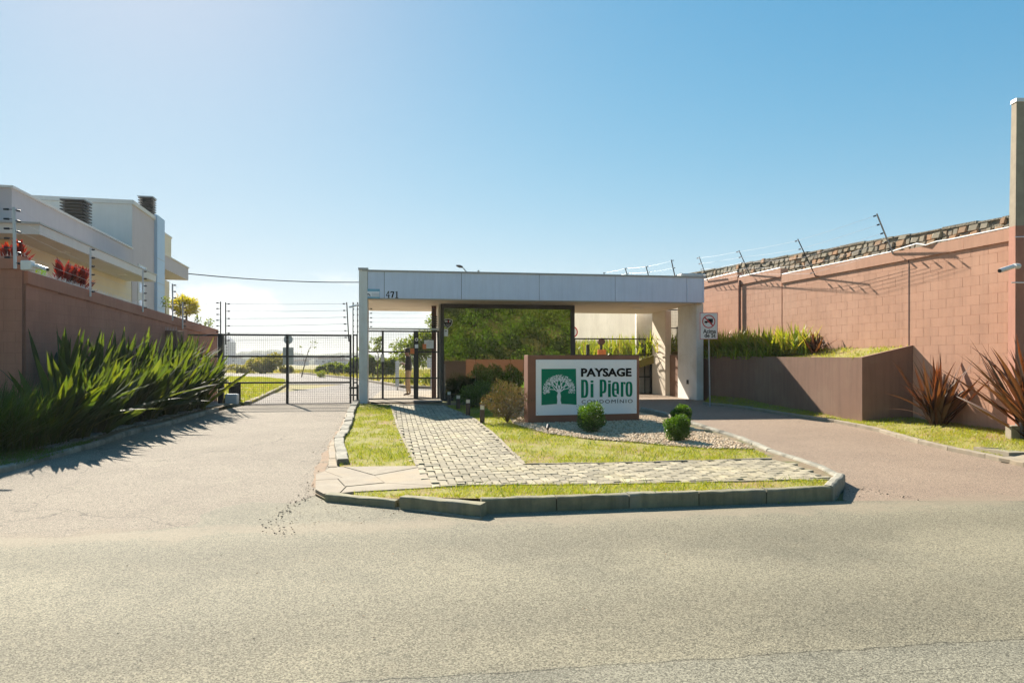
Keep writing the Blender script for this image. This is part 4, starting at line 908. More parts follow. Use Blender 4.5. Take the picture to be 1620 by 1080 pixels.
# rust brown steel column by the guardhouse with insulators
u = U(687, 2.4); cl = thing('steel_column', 'rust brown steel column with a stack of insulators left of the guardhouse', 'column', W(u, 2.4, .4))
ubox(MB(), u-.09, u+.07, 2.36, 2.5, .35, zb0+.0).build('column_body', M['rust'], cl)
for i in range(7):
    ubox(MB(), u-.06, u+.1, 2.28, 2.355, 2.95-i*.0+.08*i-.25, 2.99+.08*i-.25).build('insulator', M['insul'], cl)
ubox(MB(), U(693.5, 1.7), U(697, 1.7), 1.62, 1.68, .4, zb0).build('corner_post', M['white'], gh)
g_r = gate('gate', 'black mesh vehicle gate at the back of the right canopy bay', 'gate', (909, 1020, 1031), (536, 562, 596, 623), 4.95, .05, (.06, .04, .16))
g_r2 = gate('mesh_fence', 'narrow black mesh panel between the two right piers', 'fence', (1046, 1076), (490, 519, 566, 630), 3.9, .04)
# small items seen through the right bay
t = thing('post_camera', 'dark round device on a short post with orange cover beyond the right gate', 'device', W(U(951, 7), 7, .5))
u = U(951, 7); ubox(MB(), u-.05, u+.05, 6.95, 7.05, .4, zpx(545, u, 7)).build('post_body', M['dark'], t)
MB().tube([W(u, 6.9, zpx(540, u, 7)), W(u, 7.1, zpx(540, u, 7))], .15, 12).build('round_head', M['rust'], t)
ubox(MB(), u-.17, u+.17, 6.85, 6.95, zpx(562, u, 7), zpx(553, u, 7)).build('orange_cover', M['sorange'], t)
u = U(930, 6.5); tag(ubox(MB(), u-.06, u+.06, 6.45, 6.57, .4, zpx(545, u, 6.5)).build('black_post', M['black']), 'short black square post beyond the right gate', 'post')
# speed sign partly behind guardhouse
u = U(905, 9); zz = zpx(525, u, 9); sp_ = thing('speed_sign', 'round red rimmed speed sign half hidden behind the guardhouse', 'sign', W(u, 9, .4))
MB().tube([W(u, 9.04, .4), W(u, 9.04, zz+.2)], .03, 8).build('pole', M['steel'], sp_)
def disc(r, n=24): return [(r*math.cos(2*math.pi*i/n), r*math.sin(2*math.pi*i/n)) for i in range(n)]
polyset([disc(.27)], M['sred'], W(u, 9, zz), EU, UP, sp_, 'rim', .004)
polyset([disc(.215)], M['swhite'], W(u, 8.99, zz), EU, UP, sp_, 'face', .004)
textobj('20', .27, M['sblack'], W(u-.16, 8.984, zz-.1), EU, UP, sp_, bold=.008)

# ---------------------------------------------------------------- sign monument
sa_ = R(15); SX = Vector((math.cos(sa_), math.sin(sa_), 0)); SY = Vector((-SX.y, SX.x, 0)); so_ = Vector(((835-810)/1080*14.6, 14.6, 0)); sW = 2.60
zs0 = float(zi(so_.x, so_.y)); zs1 = 1.6+13.6/1080*14.6
mn = thing('entrance_sign', 'brown freestanding entrance sign wall with white name panel', 'sign', (so_.x, so_.y, zs0))
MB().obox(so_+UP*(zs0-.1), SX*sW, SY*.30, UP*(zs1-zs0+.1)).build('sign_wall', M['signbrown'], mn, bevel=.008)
def SP(px, off=0):
    r = (px-810)/1080; o = so_+SY*off; return (r*o.y-o.x)/(SX.x-r*SX.y)
pa, pb = SP(847.5), SP(1006.5); dep = (so_+SX*pa).y
pz1 = 1.6-(568.7-575)/1080*dep; pz0 = 1.6-(657-575)/1080*dep; PW = pb-pa; PH = pz1-pz0
po = so_+SX*pa-SY*.03
MB().obox(po+UP*pz0, SX*PW, SY*.028, UP*PH).build('name_panel', M['signwhite'], mn, bevel=.004)
def pp(x, y, lift=.004): return po+SX*(x*PW)+UP*(pz0+y*PH)-SY*lift
k = PW/1143  # one zoomed unit of the photo's panel, 1143 wide, 636 tall
def fx(X): return (X-200)*k
def fy(Y): return (770-Y)*k*(PH/(636*k))
O_ = po+UP*pz0
gs = []
bot = [(258+i*(430-258)/6, 640+12*math.cos(i/6*math.pi*.5)*1.2) for i in range(7)]
gp_ = [(fx(X), fy(Y)) for X, Y in [(258, 240)]+bot+[(430, 640)]+[(640+12*0, 640)][:0]]
polyset([[(fx(258), fy(652)), (fx(340), fy(646)), (fx(450), fy(640)), (fx(560), fy(646)), (fx(648), fy(655)), (fx(640), fy(238)), (fx(258), fy(240))]], M['sgreen'], O_, SX, UP, mn, 'green_square', .0012, .003)
# white tree
tp = []; rnd = random.Random(3)
def br(x, y, a, ln, w, dp):
    x2, y2 = x+ln*math.cos(a), y+ln*math.sin(a); nx_, ny_ = -math.sin(a), math.cos(a); w2 = w*.66
    tp.append([(x-nx_*w/2, y-ny_*w/2), (x2-nx_*w2/2, y2-ny_*w2/2), (x2+nx_*w2/2, y2+ny_*w2/2), (x+nx_*w/2, y+ny_*w/2)])
    if dp > 0:
        for s in ((-1, 1) if dp > 1 else (-1, 1)):
            br(x2, y2, a+s*rnd.uniform(.28, .52), ln*rnd.uniform(.72, .9), w2, dp-1)
for a, w in ((R(35), 14), (R(62), 18), (R(90), 18), (R(118), 18), (R(145), 14)):
    br(452, 260, a, 55, w, 4)
lf = []
for i in range(430):
    a = rnd.uniform(-.38, math.pi+.38); r_ = rnd.uniform(.45, 1)**.6; X = 452+178*r_*math.cos(a); Y = 285+(178 if math.sin(a) > 0 else 120)*r_*math.sin(a)
    if abs(X-452) < 50 and Y < 240: continue
    t_ = rnd.uniform(0, 3.14); l = rnd.uniform(5, 9); w = l*.55
    lf.append([(X-l*math.cos(t_), Y-l*math.sin(t_)), (X+w*math.sin(t_), Y-w*math.cos(t_)), (X+l*math.cos(t_), Y+l*math.sin(t_)), (X-w*math.sin(t_), Y+w*math.cos(t_))])
trunk = [(428, 120), (433, 170), (428, 215), (440, 265), (464, 265), (472, 215), (468, 170), (480, 120)]
sc_ = PH/636/k
def cv(p): return [(fx(X), Y*k*sc_) for X, Y in p]
b_all = [cv(trunk)]+[cv(p) for p in tp]
polyset(b_all, M['signwhite'], O_, SX, UP, mn, 'tree_emblem', .0008, .0045)
polyset([cv(p) for p in lf], M['signwhite'], O_, SX, UP, mn, 'tree_emblem_leaves', .0006, .0055)
def fit_text(body, X0, X1, Ybase, Ytop, m, bold, name='lettering', spacing=1.0):
    o = textobj(body, 1, m, (0, 0, 0), (1, 0, 0), (0, 1, 0), None, bold=bold, spacing=spacing, th=.002); me = o.data
    xs = [v.co.x for v in me.vertices]; ys = [v.co.y for v in me.vertices]
    w_, h_ = max(xs)-min(xs), max(ys)-min(ys); tw, th_ = fx(X1)-fx(X0), fy(Ytop)-fy(Ybase); mx_, my_ = min(xs), min(ys)
    base = O_+SX*fx(X0)+UP*fy(Ybase)-SY*.006
    for v in me.vertices:
        x, y = (v.co.x-mx_)/w_*tw, (v.co.y-my_)/h_*th_; q = base+SX*x+UP*y-SY*(v.co.z); v.co = q
    o.parent = mn; o.location = -wloc(mn); return o
fit_text('PAYSAGE', 697, 1280, 332, 232, M['sblack'], .042)
fit_text('CONDOM\u00cdNIO', 704, 1292, 642, 590, M['sblack'], .0, spacing=1.25)
def band(cx, cy, rx, ry, a0, a1, w, n=14, wy=None):
    wy = w if wy is None else wy; r = []
    for i in range(n):
        a, b_ = a0+(a1-a0)*i/n, a0+(a1-a0)*(i+1)/n
        sg = lambda v: math.copysign(abs(v)**.6, v)
        f = lambda t, k_, l: (cx+(rx-k_)*sg(math.cos(t)), cy+(ry-l)*sg(math.sin(t)))
        r.append([f(a, 0, 0), f(b_, 0, 0), f(b_, w, wy), f(a, w, wy)])
    return r
def rect(a, b_, c, d): return [(a, b_), (c, b_), (c, d), (a, d)]
hp = math.pi/2
L_ = []   # y up from baseline 770-Y
Y = lambda v: 770-v
L_ += [rect(698, Y(575), 730, Y(365))]+band(730, Y(470), 50, 105, -hp, hp, 30, wy=22)
L_ += [rect(806, Y(572), 838, Y(412)), rect(806, Y(400), 838, Y(375))]
L_ += [rect(910, Y(568), 942, Y(365))]+band(942, Y(445), 46, 80, -hp, hp, 30, wy=22)
L_ += [rect(1006, Y(570), 1038, Y(412)), rect(1006, Y(400), 1038, Y(378))]
L_ += band(1092, Y(480), 42, 88, R(-35), R(290), 29, 26, wy=20)+[rect(1079, Y(492), 1126, Y(476))]
L_ += [rect(1154, Y(568), 1184, Y(395))]+band(1186, Y(425), 26, 30, R(5), hp, 22, 6, wy=20)
L_ += band(1250, Y(480), 40, 88, 0, 2*math.pi, 29, 28, wy=20)
polyset([cv(p) for p in L_], M['sgreen'], O_, SX, UP, mn, 'lettering', .0012, .005)
for X, Yy in ((1318, 155), (1325, 718), (215, 740), (222, 155)): polyset([[(fx(X)+.008*c, fy(Yy)+.008*s) for c, s in disc(1, 8)]], M['galv'], O_, SX, UP, mn, 'screw', .004, .001)

# ---------------------------------------------------------------- plants
def clump(name, c, rx, ry, rz, n, ln, wd, m, parent, up=.2, shell=.55, lumps=.18, seed=0):
    rg = np.random.RandomState(seed+11); d = rg.normal(size=(n, 3)); d /= np.linalg.norm(d, axis=1, keepdims=True); r = rg.uniform(shell**3, 1, n)**(1/3); r = np.where(rg.uniform(0, 1, n) < .07, r*rg.uniform(1, 1.17, n), r)
    lump = 1+lumps*(np.sin(d[:, 0]*4.3+seed)*np.sin(d[:, 1]*3.7+seed*2)+np.sin(d[:, 2]*5+d[:, 0]*3+seed))*.7
    p = d*(r*lump)[:, None]*np.array([rx, ry, rz])+np.array(c); dr = d+rg.normal(0, .6, (n, 3)); dr[:, 2] += up
    v, f = leaves(p, dr, ln*rg.uniform(.6, 1.3, n), wd*rg.uniform(.7, 1.3, n)); return npmesh(name, v, f, m, parent)
def stems(parent, base, top, m=None, n=5, r=.012, spread=.2, name='stem'):
    b = MB()
    for i in range(n):
        a = random.uniform(0, 6.3); s = random.uniform(.2, 1)*spread; e = Vector(top)+Vector((math.cos(a)*s, math.sin(a)*s, random.uniform(-.2, .1)*spread))
        mid = (Vector(base)+e)/2+Vector((random.uniform(-.2, .2), random.uniform(-.2, .2), 0))*spread; b.tube([base, mid, e], [r, r*.7, r*.3], 5)
    return b.build(name, m or M['bark'], parent)
def ball_bush(px, py, rad, label, seed, m='box', zf=ZI, sq=1.0, dens=1):
    x, y = P(px, py, zf); z = float(zf(x, y)); t = thing('boxwood_bush', label, 'bush', (x, y, z), None)
    stems(t, (x, y, z), (x, y, z+rad), n=6, spread=rad*.8)
    clump('foliage', (x, y, z+rad*sq), rad, rad, rad*sq, int(5200*dens), .035, .018, M[m], t, .5, .35, .14, seed); return t
ball_bush(936, 684, .30, 'round clipped boxwood bush right in front of the white name panel', 1)
ball_bush(1072, 698, .235, 'round clipped boxwood bush on the right end of the gravel bed', 2)
ball_bush(1078, 674, .22, 'darker boxwood bush half hidden behind the rightmost round bush', 3)
def shrub(px, py, rx, rz, label, m, seed, n=4200, ln=.05, wd=.016, zf=ZI, name='shrub', lumps=.3, dy=None, d0=3):
    x, y = P(px, py, zf, d0); z = float(zf(x, y)); t = thing(name, label, 'shrub', (x, y, z))
    stems(t, (x, y, z), (x, y, z+rz*1.3), n=14, spread=rx*.9, r=.01)
    clump('foliage', (x, y, z+rz*1.05), rx, dy or rx, rz, n, ln, wd, M[m], t, .9, .25, lumps, seed); return t
shrub(803, 668, .52, .42, 'loose reddish green shrub leaning on the left side of the brown sign', 'loose', 4, 5200, .06, .013)
shrub(748, 644, .42, .28, 'dark clipped shrub in front of the mirrored glass, left one', 'box', 5, 3500, .05, .025)
shrub(775, 640, .55, .33, 'dark clipped shrub in front of the mirrored glass, right one', 'box', 6, 4500, .05, .025)
for i, (q, lb) in enumerate(((.62, 'left'), (1.35, 'middle'), (2.1, 'right'))):  # added shrubs, hiding the sign's sunlit back from the guardhouse glass reflection
    p_ = so_+SX*q+SY*.75; z = float(zi(p_.x, p_.y)); t = thing('shrub', 'dark shrub added to screen the sunlit back of the brown sign, '+lb+' one of three', 'shrub', (p_.x, p_.y, z)); stems(t, (p_.x, p_.y, z), (p_.x, p_.y, z+.9), n=8, spread=.4)
    clump('foliage', (p_.x, p_.y, z+.62), .50, .36, .60, 1800, .09, .045, M['box'], t, .4, .3, .2, 60+i)
# sword leaves
def sword(length, width, droop, fold=.25, seg=8, m=None, tipt=.62):
    b = MB(); vs = []
    for i in range(seg+1):
        t = i/seg; z = math.sin(min(1, t)*1.0)*0+t; bend = droop*t*t; ang = bend
        x = droop*.55*t*t; zz = t*(1-.22*droop*t); w = width/2*(.6+1.3*t if t < .3 else (1.0 if t < tipt else max(0.02, (1-t)/(1-tipt))))
        vs += [(x*length+fold*w*.0, -w, zz*length), (x*length-fold*w*1.2, 0, zz*length), (x*length, w, zz*length)]
    fs = []
    for i in range(seg):
        a = i*3; fs += [(a, a+1, a+4, a+3), (a+1, a+2, a+5, a+4)]
    b.add(vs, fs); me = b.mesh('leaf'); me.materials.append(m); me.polygons.foreach_set('use_smooth', [True]*len(me.polygons)); return me
flaxL = [sword(1, w, d, m=M['flax'], tipt=.8) for w, d in ((.048, .05), (.056, .15), (.046, .3), (.054, .1), (.044, .5), (.056, .02), (.046, .6), (.05, .22))]
flaxB = [sword(1, w, d, m=M['bronze']) for w, d in ((.04, .05), (.046, .15), (.038, .3), (.042, .02), (.036, .5))]
def flax(x, y, z, n, L0, L1, meshes, label, lean=(0, 0), spread=.6, group=None, wscale=1, up=1.0):
    t = thing('flax_plant', label, 'plant', (x, y, z), group)
    for i in range(n):
        a = random.uniform(0, 6.283); tl = abs(random.gauss(0, spread)); d = Vector((math.cos(a)*tl+lean[0]+random.gauss(0, .08), math.sin(a)*tl+lean[1], up)).normalized()
        me = random.choice(meshes); o = bpy.data.objects.new('leaf', me); link(o, t); l = random.uniform(L0, L1)
        az = math.atan2(d.y, d.x) if (abs(d.x)+abs(d.y)) > .01 else a; th_ = math.acos(d.z)
        rot = Matrix.Rotation(az, 4, 'Z') @ Matrix.Rotation(th_, 4, 'Y') @ Matrix.Rotation(random.uniform(-1.1, 1.1), 4, 'Z')
        ws = wscale*random.uniform(.85, 1.2)
        o.matrix_local = Matrix.Translation((random.gauss(0, .06)+math.cos(a)*.05, random.gauss(0, .06), -.03)) @ rot @ Matrix.Diagonal((ws*l**.5, ws*1.0, l, 1))
    return t
fl_lab = ['broad leaved green flax plant nearest the fine leaved clumps', 'dark green flax plant with leaves leaning over the left kerb', 'green flax plant with sunlit yellow tips near the middle of the bed', 'tall green flax plant in the middle of the left bed', 'green flax plant beside the small black stake', 'green flax plant close to the gate end of the left bed', 'last green flax plant of the left bed by the mesh fence', 'short green flax plant at the gate end of the front row']
base_px = [(85, 700), (122, 693), (158, 684), (195, 673), (232, 664), (262, 657), (290, 651), (312, 647)]
for i, (px, py) in enumerate(base_px):
    x, y = P(px, py, zv); flax(x, y, float(zv(x, y)), 56, .95, 1.7, flaxL, fl_lab[i], lean=(.27, -.02), spread=.36, group='flax plants in front of the left wall', wscale=1.9)
bk = ['flax plant at the foot of the left wall, behind the nearest flax', 'tall dark flax plant against the left wall with blue grey leaves', 'flax plant with the tallest sunlit leaf against the left wall', 'bright tipped flax plant against the middle of the left wall', 'flax plant against the left wall before the dark pier', 'flax plant at the foot of the dark pier', 'flax plant behind the fixed mesh panel']
for i, y in enumerate((13.3, 14.3, 15.3, 16.3, 17.3, 18.2, 19.0)):
    x = -9.13-.05*(y-12.8)+.32+random.uniform(-.05, .1)
    flax(x, y, float(zv(x, y)), 40, 1.5, 2.2, flaxL, bk[i], lean=(.16, 0), spread=.22, group='flax plants in front of the left wall', wscale=1.8)
# leaning pair of very lit tall leaves comes from the row above
def tuft(x, y, z, n, L0, L1, w, m, label, name='tufted_plant', spread=.5, group=None, lean=(0, 0), cat='plant', droop=.5, rad=.1):
    t = thing(name, label, cat, (x, y, z), group); seg = 4; V = []; F = []
    for i in range(n):
        a = random.uniform(0, 6.283); tl = abs(random.gauss(0, spread)); l = random.uniform(L0, L1); w_ = w*random.uniform(.7, 1.3)
        d = Vector((math.cos(a)*tl+lean[0], math.sin(a)*tl+lean[1], 1)).normalized(); h = Vector((d.x, d.y, 0)); s = Vector((-math.sin(a), math.cos(a), 0)); o = Vector((x+random.gauss(0, rad), y+random.gauss(0, rad), z)); b0 = len(V)
        dr = droop*random.uniform(.4, 1.4)
        for k_ in range(seg+1):
            t_ = k_/seg; p = o+d*l*t_+h*l*dr*t_*t_*.8-UP*l*dr*t_*t_*.55; ww = w_/2*(1 if t_ < .6 else max(.05, (1-t_)/.4)); V += [tuple(p-s*ww), tuple(p+s*ww)]
        for k_ in range(seg): F.append((b0+2*k_, b0+2*k_+1, b0+2*k_+3, b0+2*k_+2))
    npmesh('foliage', np.array(V), np.array(F), M[m], t); return t
fine = [(-40, 722, 'fine leaved grassy clump cut by the left edge of the photo'), (5, 714, 'fine leaved grassy clump at the far left, front row'), (35, 710, 'fine leaved grassy clump, second from the left in front'), (70, 704, 'fine leaved grassy clump beside the first broad leaved flax'), (10, 690, 'taller grassy clump under the left corner wall'), (52, 688, 'taller grassy clump at the wall corner edge'), (-30, 695, 'grassy clump under the street side wall, leftmost')]
for px, py, lb in fine:
    x, y = P(px, py, zv); tuft(x, y, float(zv(x, y)), 230, .9, 1.45, .016, 'lily', lb, spread=.5, group='fine leaved clumps at far left', droop=.5, lean=(.12, 0), rad=.12)
for i in range(6):
    x, y = -9.9-i*.75, 11.1-.12*i; tuft(x, y, float(zv(x, y)), 160, .9, 1.4, .016, 'lily', ['first', 'second', 'third', 'fourth', 'fifth', 'sixth'][i]+' grassy clump along the street side wall, counted away from the corner', spread=.5, group='fine leaved clumps at far left', rad=.12)
# leaf litter under the flax
x, y = scatter([(-7.5, 9.5), (-7.8, 18.5), (-9.3, 19), (-9.0, 12.5), (-8.6, 10)], 260); n = len(x)
v, f = leaves(np.stack([x, y, zv(x, y)+.01], 1), np.stack([np.random.normal(size=n), np.random.normal(size=n), np.random.normal(0, .15, n)], 1), .09, .012); o = npmesh('leaf_litter', v, f, M['loose']); tag(o, 'dry fallen leaves under the flax bed', 'leaf litter', kind='stuff')
tag(MB().tube([P(233, 664, zv)+(.1,), P(233, 664, zv)+(.95,)], .025, 6).build('stake', M['black']), 'small black stake standing in the flax bed', 'stake')
# right bronze flax
x, y = P(1483, 670, zr); flax(x, y, float(zr(x, y)), 84, .9, 1.75, flaxB, 'bronze flax plant in front of the retaining wall end', spread=.42, wscale=1.9)
flax(9.25, 12.0, float(zr(9.25, 12.0)), 84, 1.2, 2.2, flaxB, 'bronze flax plant cut by the right edge at the utility pole', spread=.46, lean=(-.12, 0), wscale=1.9)
# terrace hedge of yellow green lilies
for i in range(15):
    f_ = i/14; y = 18.8+f_*6.0; x = wallx(y)-.36-random.uniform(0, .12)
    tuft(x, y, float(zt(x, y)), 110, .7, 1.1, .04, 'agap', ['first', 'second', 'third', 'fourth', 'fifth', 'sixth', 'seventh', 'eighth', 'ninth', 'tenth', 'eleventh', 'twelfth', 'thirteenth', 'fourteenth', 'fifteenth'][i]+' yellow green lily clump of the terrace hedge, counted from its bare end', name='lily_plant', spread=.55, group='lily hedge on the right terrace', droop=.6, rad=.14)
for i in range(9):
    f_ = i/8; y = 19.6+f_*4.6; x = wallx(y)-.72-random.uniform(0, .2)
    tuft(x, y, float(zt(x, y)), 60, .35, .6, .035, 'agap', ['first', 'second', 'third', 'fourth', 'fifth', 'sixth', 'seventh', 'eighth', 'ninth'][i]+' low lily clump in the front row of the terrace hedge, from its bare end', name='lily_plant', spread=.7, group='front row of the terrace hedge', droop=.8, rad=.16)
tuft(wallx(18.3)-.35, 18.3, float(zt(wallx(18.3)-.35, 18.3)), 26, .5, .75, .06, 'bronze', 'small bronze flax at the near end of the lily hedge', name='flax_plant', spread=.5, droop=.1, rad=.05)
# little weed at the street kerb
x, y = P(1232, 792); tuft(x, y-.02, 0.0, 30, .05, .1, .012, 'grass', 'small green weed growing at the foot of the street kerb', name='weed', spread=.9, rad=.05)
for px, py, dx in ((720, 745, 0),):
    pass

# ---------------------------------------------------------------- bollards, spotlight, road sign, boxes
bl_lab = ['bollard light closest to the guardhouse', 'second bollard light from the guardhouse', 'third bollard light along the path, before the nearest one', 'nearest bollard light with square pale head']
for i, (px, py, h) in enumerate(((710.5, 638, .36), (725, 647, .38), (740.5, 657, .40), (763, 669.5, .40))):
    x, y = P(px, py, ZI); z = float(zi(x, y)); t = thing('bollard_light', bl_lab[i], 'bollard light', (x, y, z), 'bollard lights along the paved path'); s = .05
    MB().box(x-s, y-s, z-.05, x+s, y+s, z+h-.10).build('body', M['bollbody'], t, bevel=.004)
    MB().box(x-s*.86, y-s*.86, z+h-.10, x+s*.86, y+s*.86, z+h-.015).build('lens', M['bollhead'], t)
    MB().box(x-s*1.05, y-s*1.05, z+h-.014, x+s*1.05, y+s*1.05, z+h).build('cap', M['bollbody'], t)
x, y = P(867, 686, ZI); z = float(zi(x, y)); t = thing('garden_spotlight', 'small dark spotlight on a stake in front of the brown sign', 'spotlight', (x, y, z))
MB().tube([(x, y, z-.02), (x, y, z+.10)], .008, 6).build('stake', M['dark'], t)
MB().tube([(x-.01, y-.04, z+.10), (x+.01, y+.05, z+.16)], [.028, .035], 10).build('lamp_head', M['dark'], t); MB().tube([(x+.01, y+.05, z+.16), (x+.012, y+.056, z+.164)], .03, 10).build('lens', M['lightpaint'], t)
# truck prohibition sign
sx_, sy_ = Q(1121.5, 0, 19.6).x, 19.6; t = thing('prohibition_sign', 'white no trucks sign reading Acima de 5t on a thin pole', 'sign', (sx_, sy_, .4))
EXs = Vector((1, .02, 0)).normalized()
MB().tube([(sx_+.05, sy_+.05, .2), (sx_+.0, sy_+.05, 3.02)], .022, 8).build('pole', M['steel'], t)
kk = 19.6/1080; sw_, sh_ = 28.5*kk, 42*kk; so2 = Vector((sx_-sw_/2, sy_, 1.6-(536.5-575)*kk))
def S(px, py): return ((px)*sw_/163, (255-py)*sh_/255)     # local units 163 x 255
polyset([[S(0, 0), S(163, 0), S(163, 255), S(0, 255)]], M['sred'], so2, EXs, UP, t, 'panel', .006)
polyset([[S(4, 4), S(159, 4), S(159, 251), S(4, 251)]], M['swhite'], so2, EXs, UP, t, 'face', .001, .006)
cc = S(80, 85); ro = 60*sw_/163; ri = 51*sw_/163; ringp = []
for i in range(28):
    a, b_ = 2*math.pi*i/28, 2*math.pi*(i+1)/28; ringp.append([(cc[0]+ro*math.cos(a), cc[1]+ro*math.sin(a)), (cc[0]+ro*math.cos(b_), cc[1]+ro*math.sin(b_)), (cc[0]+ri*math.cos(b_), cc[1]+ri*math.sin(b_)), (cc[0]+ri*math.cos(a), cc[1]+ri*math.sin(a))])
polyset(ringp, M['sred'], so2, EXs, UP, t, 'ring', .001, .008)
polyset([[S(70, 58), S(118, 58), S(118, 95), S(70, 95)], [S(46, 80), S(69, 80), S(69, 98), S(40, 98), S(40, 90)], [S(52, 99), S(60, 99), S(60, 106), S(52, 106)], [S(100, 96), S(112, 96), S(112, 106), S(100, 106)]], M['sblack'], so2, EXs, UP, t, 'truck_symbol', .001, .008)
q = ri*.72; w_ = .013; polyset([[(cc[0]-q-w_, cc[1]+q-w_), (cc[0]+q-w_, cc[1]-q-w_), (cc[0]+q+w_, cc[1]-q+w_), (cc[0]-q+w_, cc[1]+q+w_)]], M['sred'], so2, EXs, UP, t, 'slash', .001, .0095)
textobj('Acima', .17, M['sblack'], so2+EXs*S(30, 0)[0]+UP*S(0, 197)[1]+Vector((0, -.009, 0)), EXs, UP, t, xs=.85, bold=.004, th=.001)
textobj('de 5t', .17, M['sblack'], so2+EXs*S(40, 0)[0]+UP*S(0, 237)[1]+Vector((0, -.009, 0)), EXs, UP, t, xs=.9, bold=.004, th=.001)
# security cameras
def seccam(p, d, label, s=1.0):
    p = Vector(p); d = Vector(d).normalized(); t = thing('security_camera', label, 'security camera', p)
    MB().tube([p, p+d*.10*s], .045*s, 8).build('mount', M['swhite'], t)
    MB().tube([p+d*.10*s, p+d*.16*s-UP*.02*s], .018*s, 6).build('bracket', M['lightpaint'], t)
    q = p+d*.16*s-UP*.02*s; e = (d*.24-UP*.07)*s; MB().tube([q-e*.15, q+e], .038*s, 10).build('camera_body', M['swhite'], t, smooth=False); MB().tube([q+e, q+e*1.06], .030*s, 10).build('lens', M['black'], t)
seccam(Q(54, 421, 12.6), (.9, -.35, 0), 'white security camera on the left wall corner, beside a white junction box', .9)
jb = MB().box(Q(38, 0, 12.6).x, 12.5, Q(0, 428, 12.6).z, Q(54, 0, 12.6).x, 12.64, Q(0, 413, 12.6).z).build('junction_box', M['swhite'], bevel=.01); tag(jb, 'white junction box at the corner of the left wall', 'box')
tag(MB().box(Q(60, 0, 13.6).x, 13.5, 3.30, Q(73, 0, 13.6).x, 13.62, Q(0, 427, 13.6).z).build('lime_lamp', M['lime'], bevel=.02), 'lime green plastic housing on the corner of the left wall', 'lamp')
seccam(W(-.0, -.02, zpx(483, 0, 0)), (-1, -.4, 0), 'white security camera on the left canopy pier', .7)
# utility pole at the right edge
px0 = (1607-810)/1080*12.6; t = thing('utility_pole', 'tall square concrete utility pole painted brown up to wall height', 'utility pole', (px0+.14, 12.7, .2))
def taper(mb, cx_, cy_, z0, z1, w0, w1, d0, d1): 
    vs = [(cx_-w0/2, cy_-d0/2, z0), (cx_+w0/2, cy_-d0/2, z0), (cx_+w0/2, cy_+d0/2, z0), (cx_-w0/2, cy_+d0/2, z0), (cx_-w1/2, cy_-d1/2, z1), (cx_+w1/2, cy_-d1/2, z1), (cx_+w1/2, cy_+d1/2, z1), (cx_-w1/2, cy_+d1/2, z1)]
    mb.add(vs, [(0, 3, 2, 1), (4, 5, 6, 7), (0, 1, 5, 4), (1, 2, 6, 5), (2, 3, 7, 6), (3, 0, 4, 7)]); return mb
ang = R(0)
def rotabout(o, c, a): 
    o.data.transform(Matrix.Translation(c) @ Matrix.Rotation(a, 4, 'Z') @ Matrix.Translation(-Vector(c)))
c_ = Vector((px0+.14, 12.72, 0))
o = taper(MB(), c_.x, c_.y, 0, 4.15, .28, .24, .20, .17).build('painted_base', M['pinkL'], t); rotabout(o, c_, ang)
o = taper(MB(), c_.x, c_.y, 4.15, 6.45, .235, .17, .165, .13).build('pole_shaft', M['pole'], t); rotabout(o, c_, ang)
o = taper(MB(), c_.x, c_.y, 6.45, 6.52, .20, .18, .16, .14).build('pole_cap', M['swhite'], t); rotabout(o, c_, ang)
tag(MB().tube([Q(1606, 375, 12.55), Q(1640, 374, 12.3)], .012, 6).build('bare_wire', M['wire']), 'thin pale wire stub on the utility pole', 'wire')
seccam(Q(1612, 421, 12.55), (-1, -.25, 0), 'white security camera on the utility pole', 1.1)
tag(MB().tube([Q(1600, 447, 12.5), Q(1640, 447, 12.3)], .012, 6).build('bare_wire', M['swhite']), 'short white cable beside the pole below the camera', 'wire')
x, y = P(1603, 694, zr); bxo = thing('service_box', 'small pale concrete stub with steel cover at the foot of the utility pole', 'box', (x, y, .2)); z = float(zr(x, y))
MB().box(x-.09, y-.08, z-.05, x+.07, y+.08, z+.24).build('stub_body', M['pole'], bxo, bevel=.008); MB().box(x+.073, y-.09, z-.05, x+.12, y+.05, z+.30).build('steel_cover', M['steel'], bxo)
# manhole hatch in the verge
hp_ = PP([(1540, 711), (1625, 705), (1660, 712), (1596, 723)], zr); ht = thing('inspection_hatch', 'grey concrete inspection hatch set in the right verge', 'hatch', (hp_[0][0], hp_[0][1], .2))
cen = (sum(p[0] for p in hp_)/4, sum(p[1] for p in hp_)/4); zh = float(zr(*cen))+.0; inn = [(cen[0]+(p[0]-cen[0])*.86, cen[1]+(p[1]-cen[1])*.86) for p in hp_]
b = MB(); 
for i in range(4):
    j = (i+1) % 4; q = [hp_[i], hp_[j], inn[j], inn[i]]; b.prism(q, zh-.06, zh+.02)
b.build('frame', M['slab'], ht); MB().prism([(cen[0]+(p[0]-cen[0])*.85, cen[1]+(p[1]-cen[1])*.85) for p in hp_], zh-.06, zh+.008).build('cover', M['concd'], ht)
sl2 = PP([(1580, 726), (1602, 722), (1660, 718), (1680, 727), (1622, 733)], zr)
tag(sheet('concrete_slab', sl2, zr, M['slab'], .02, .4, skirt=.05), 'pale concrete slab between the hatch and right kerb', 'slab')

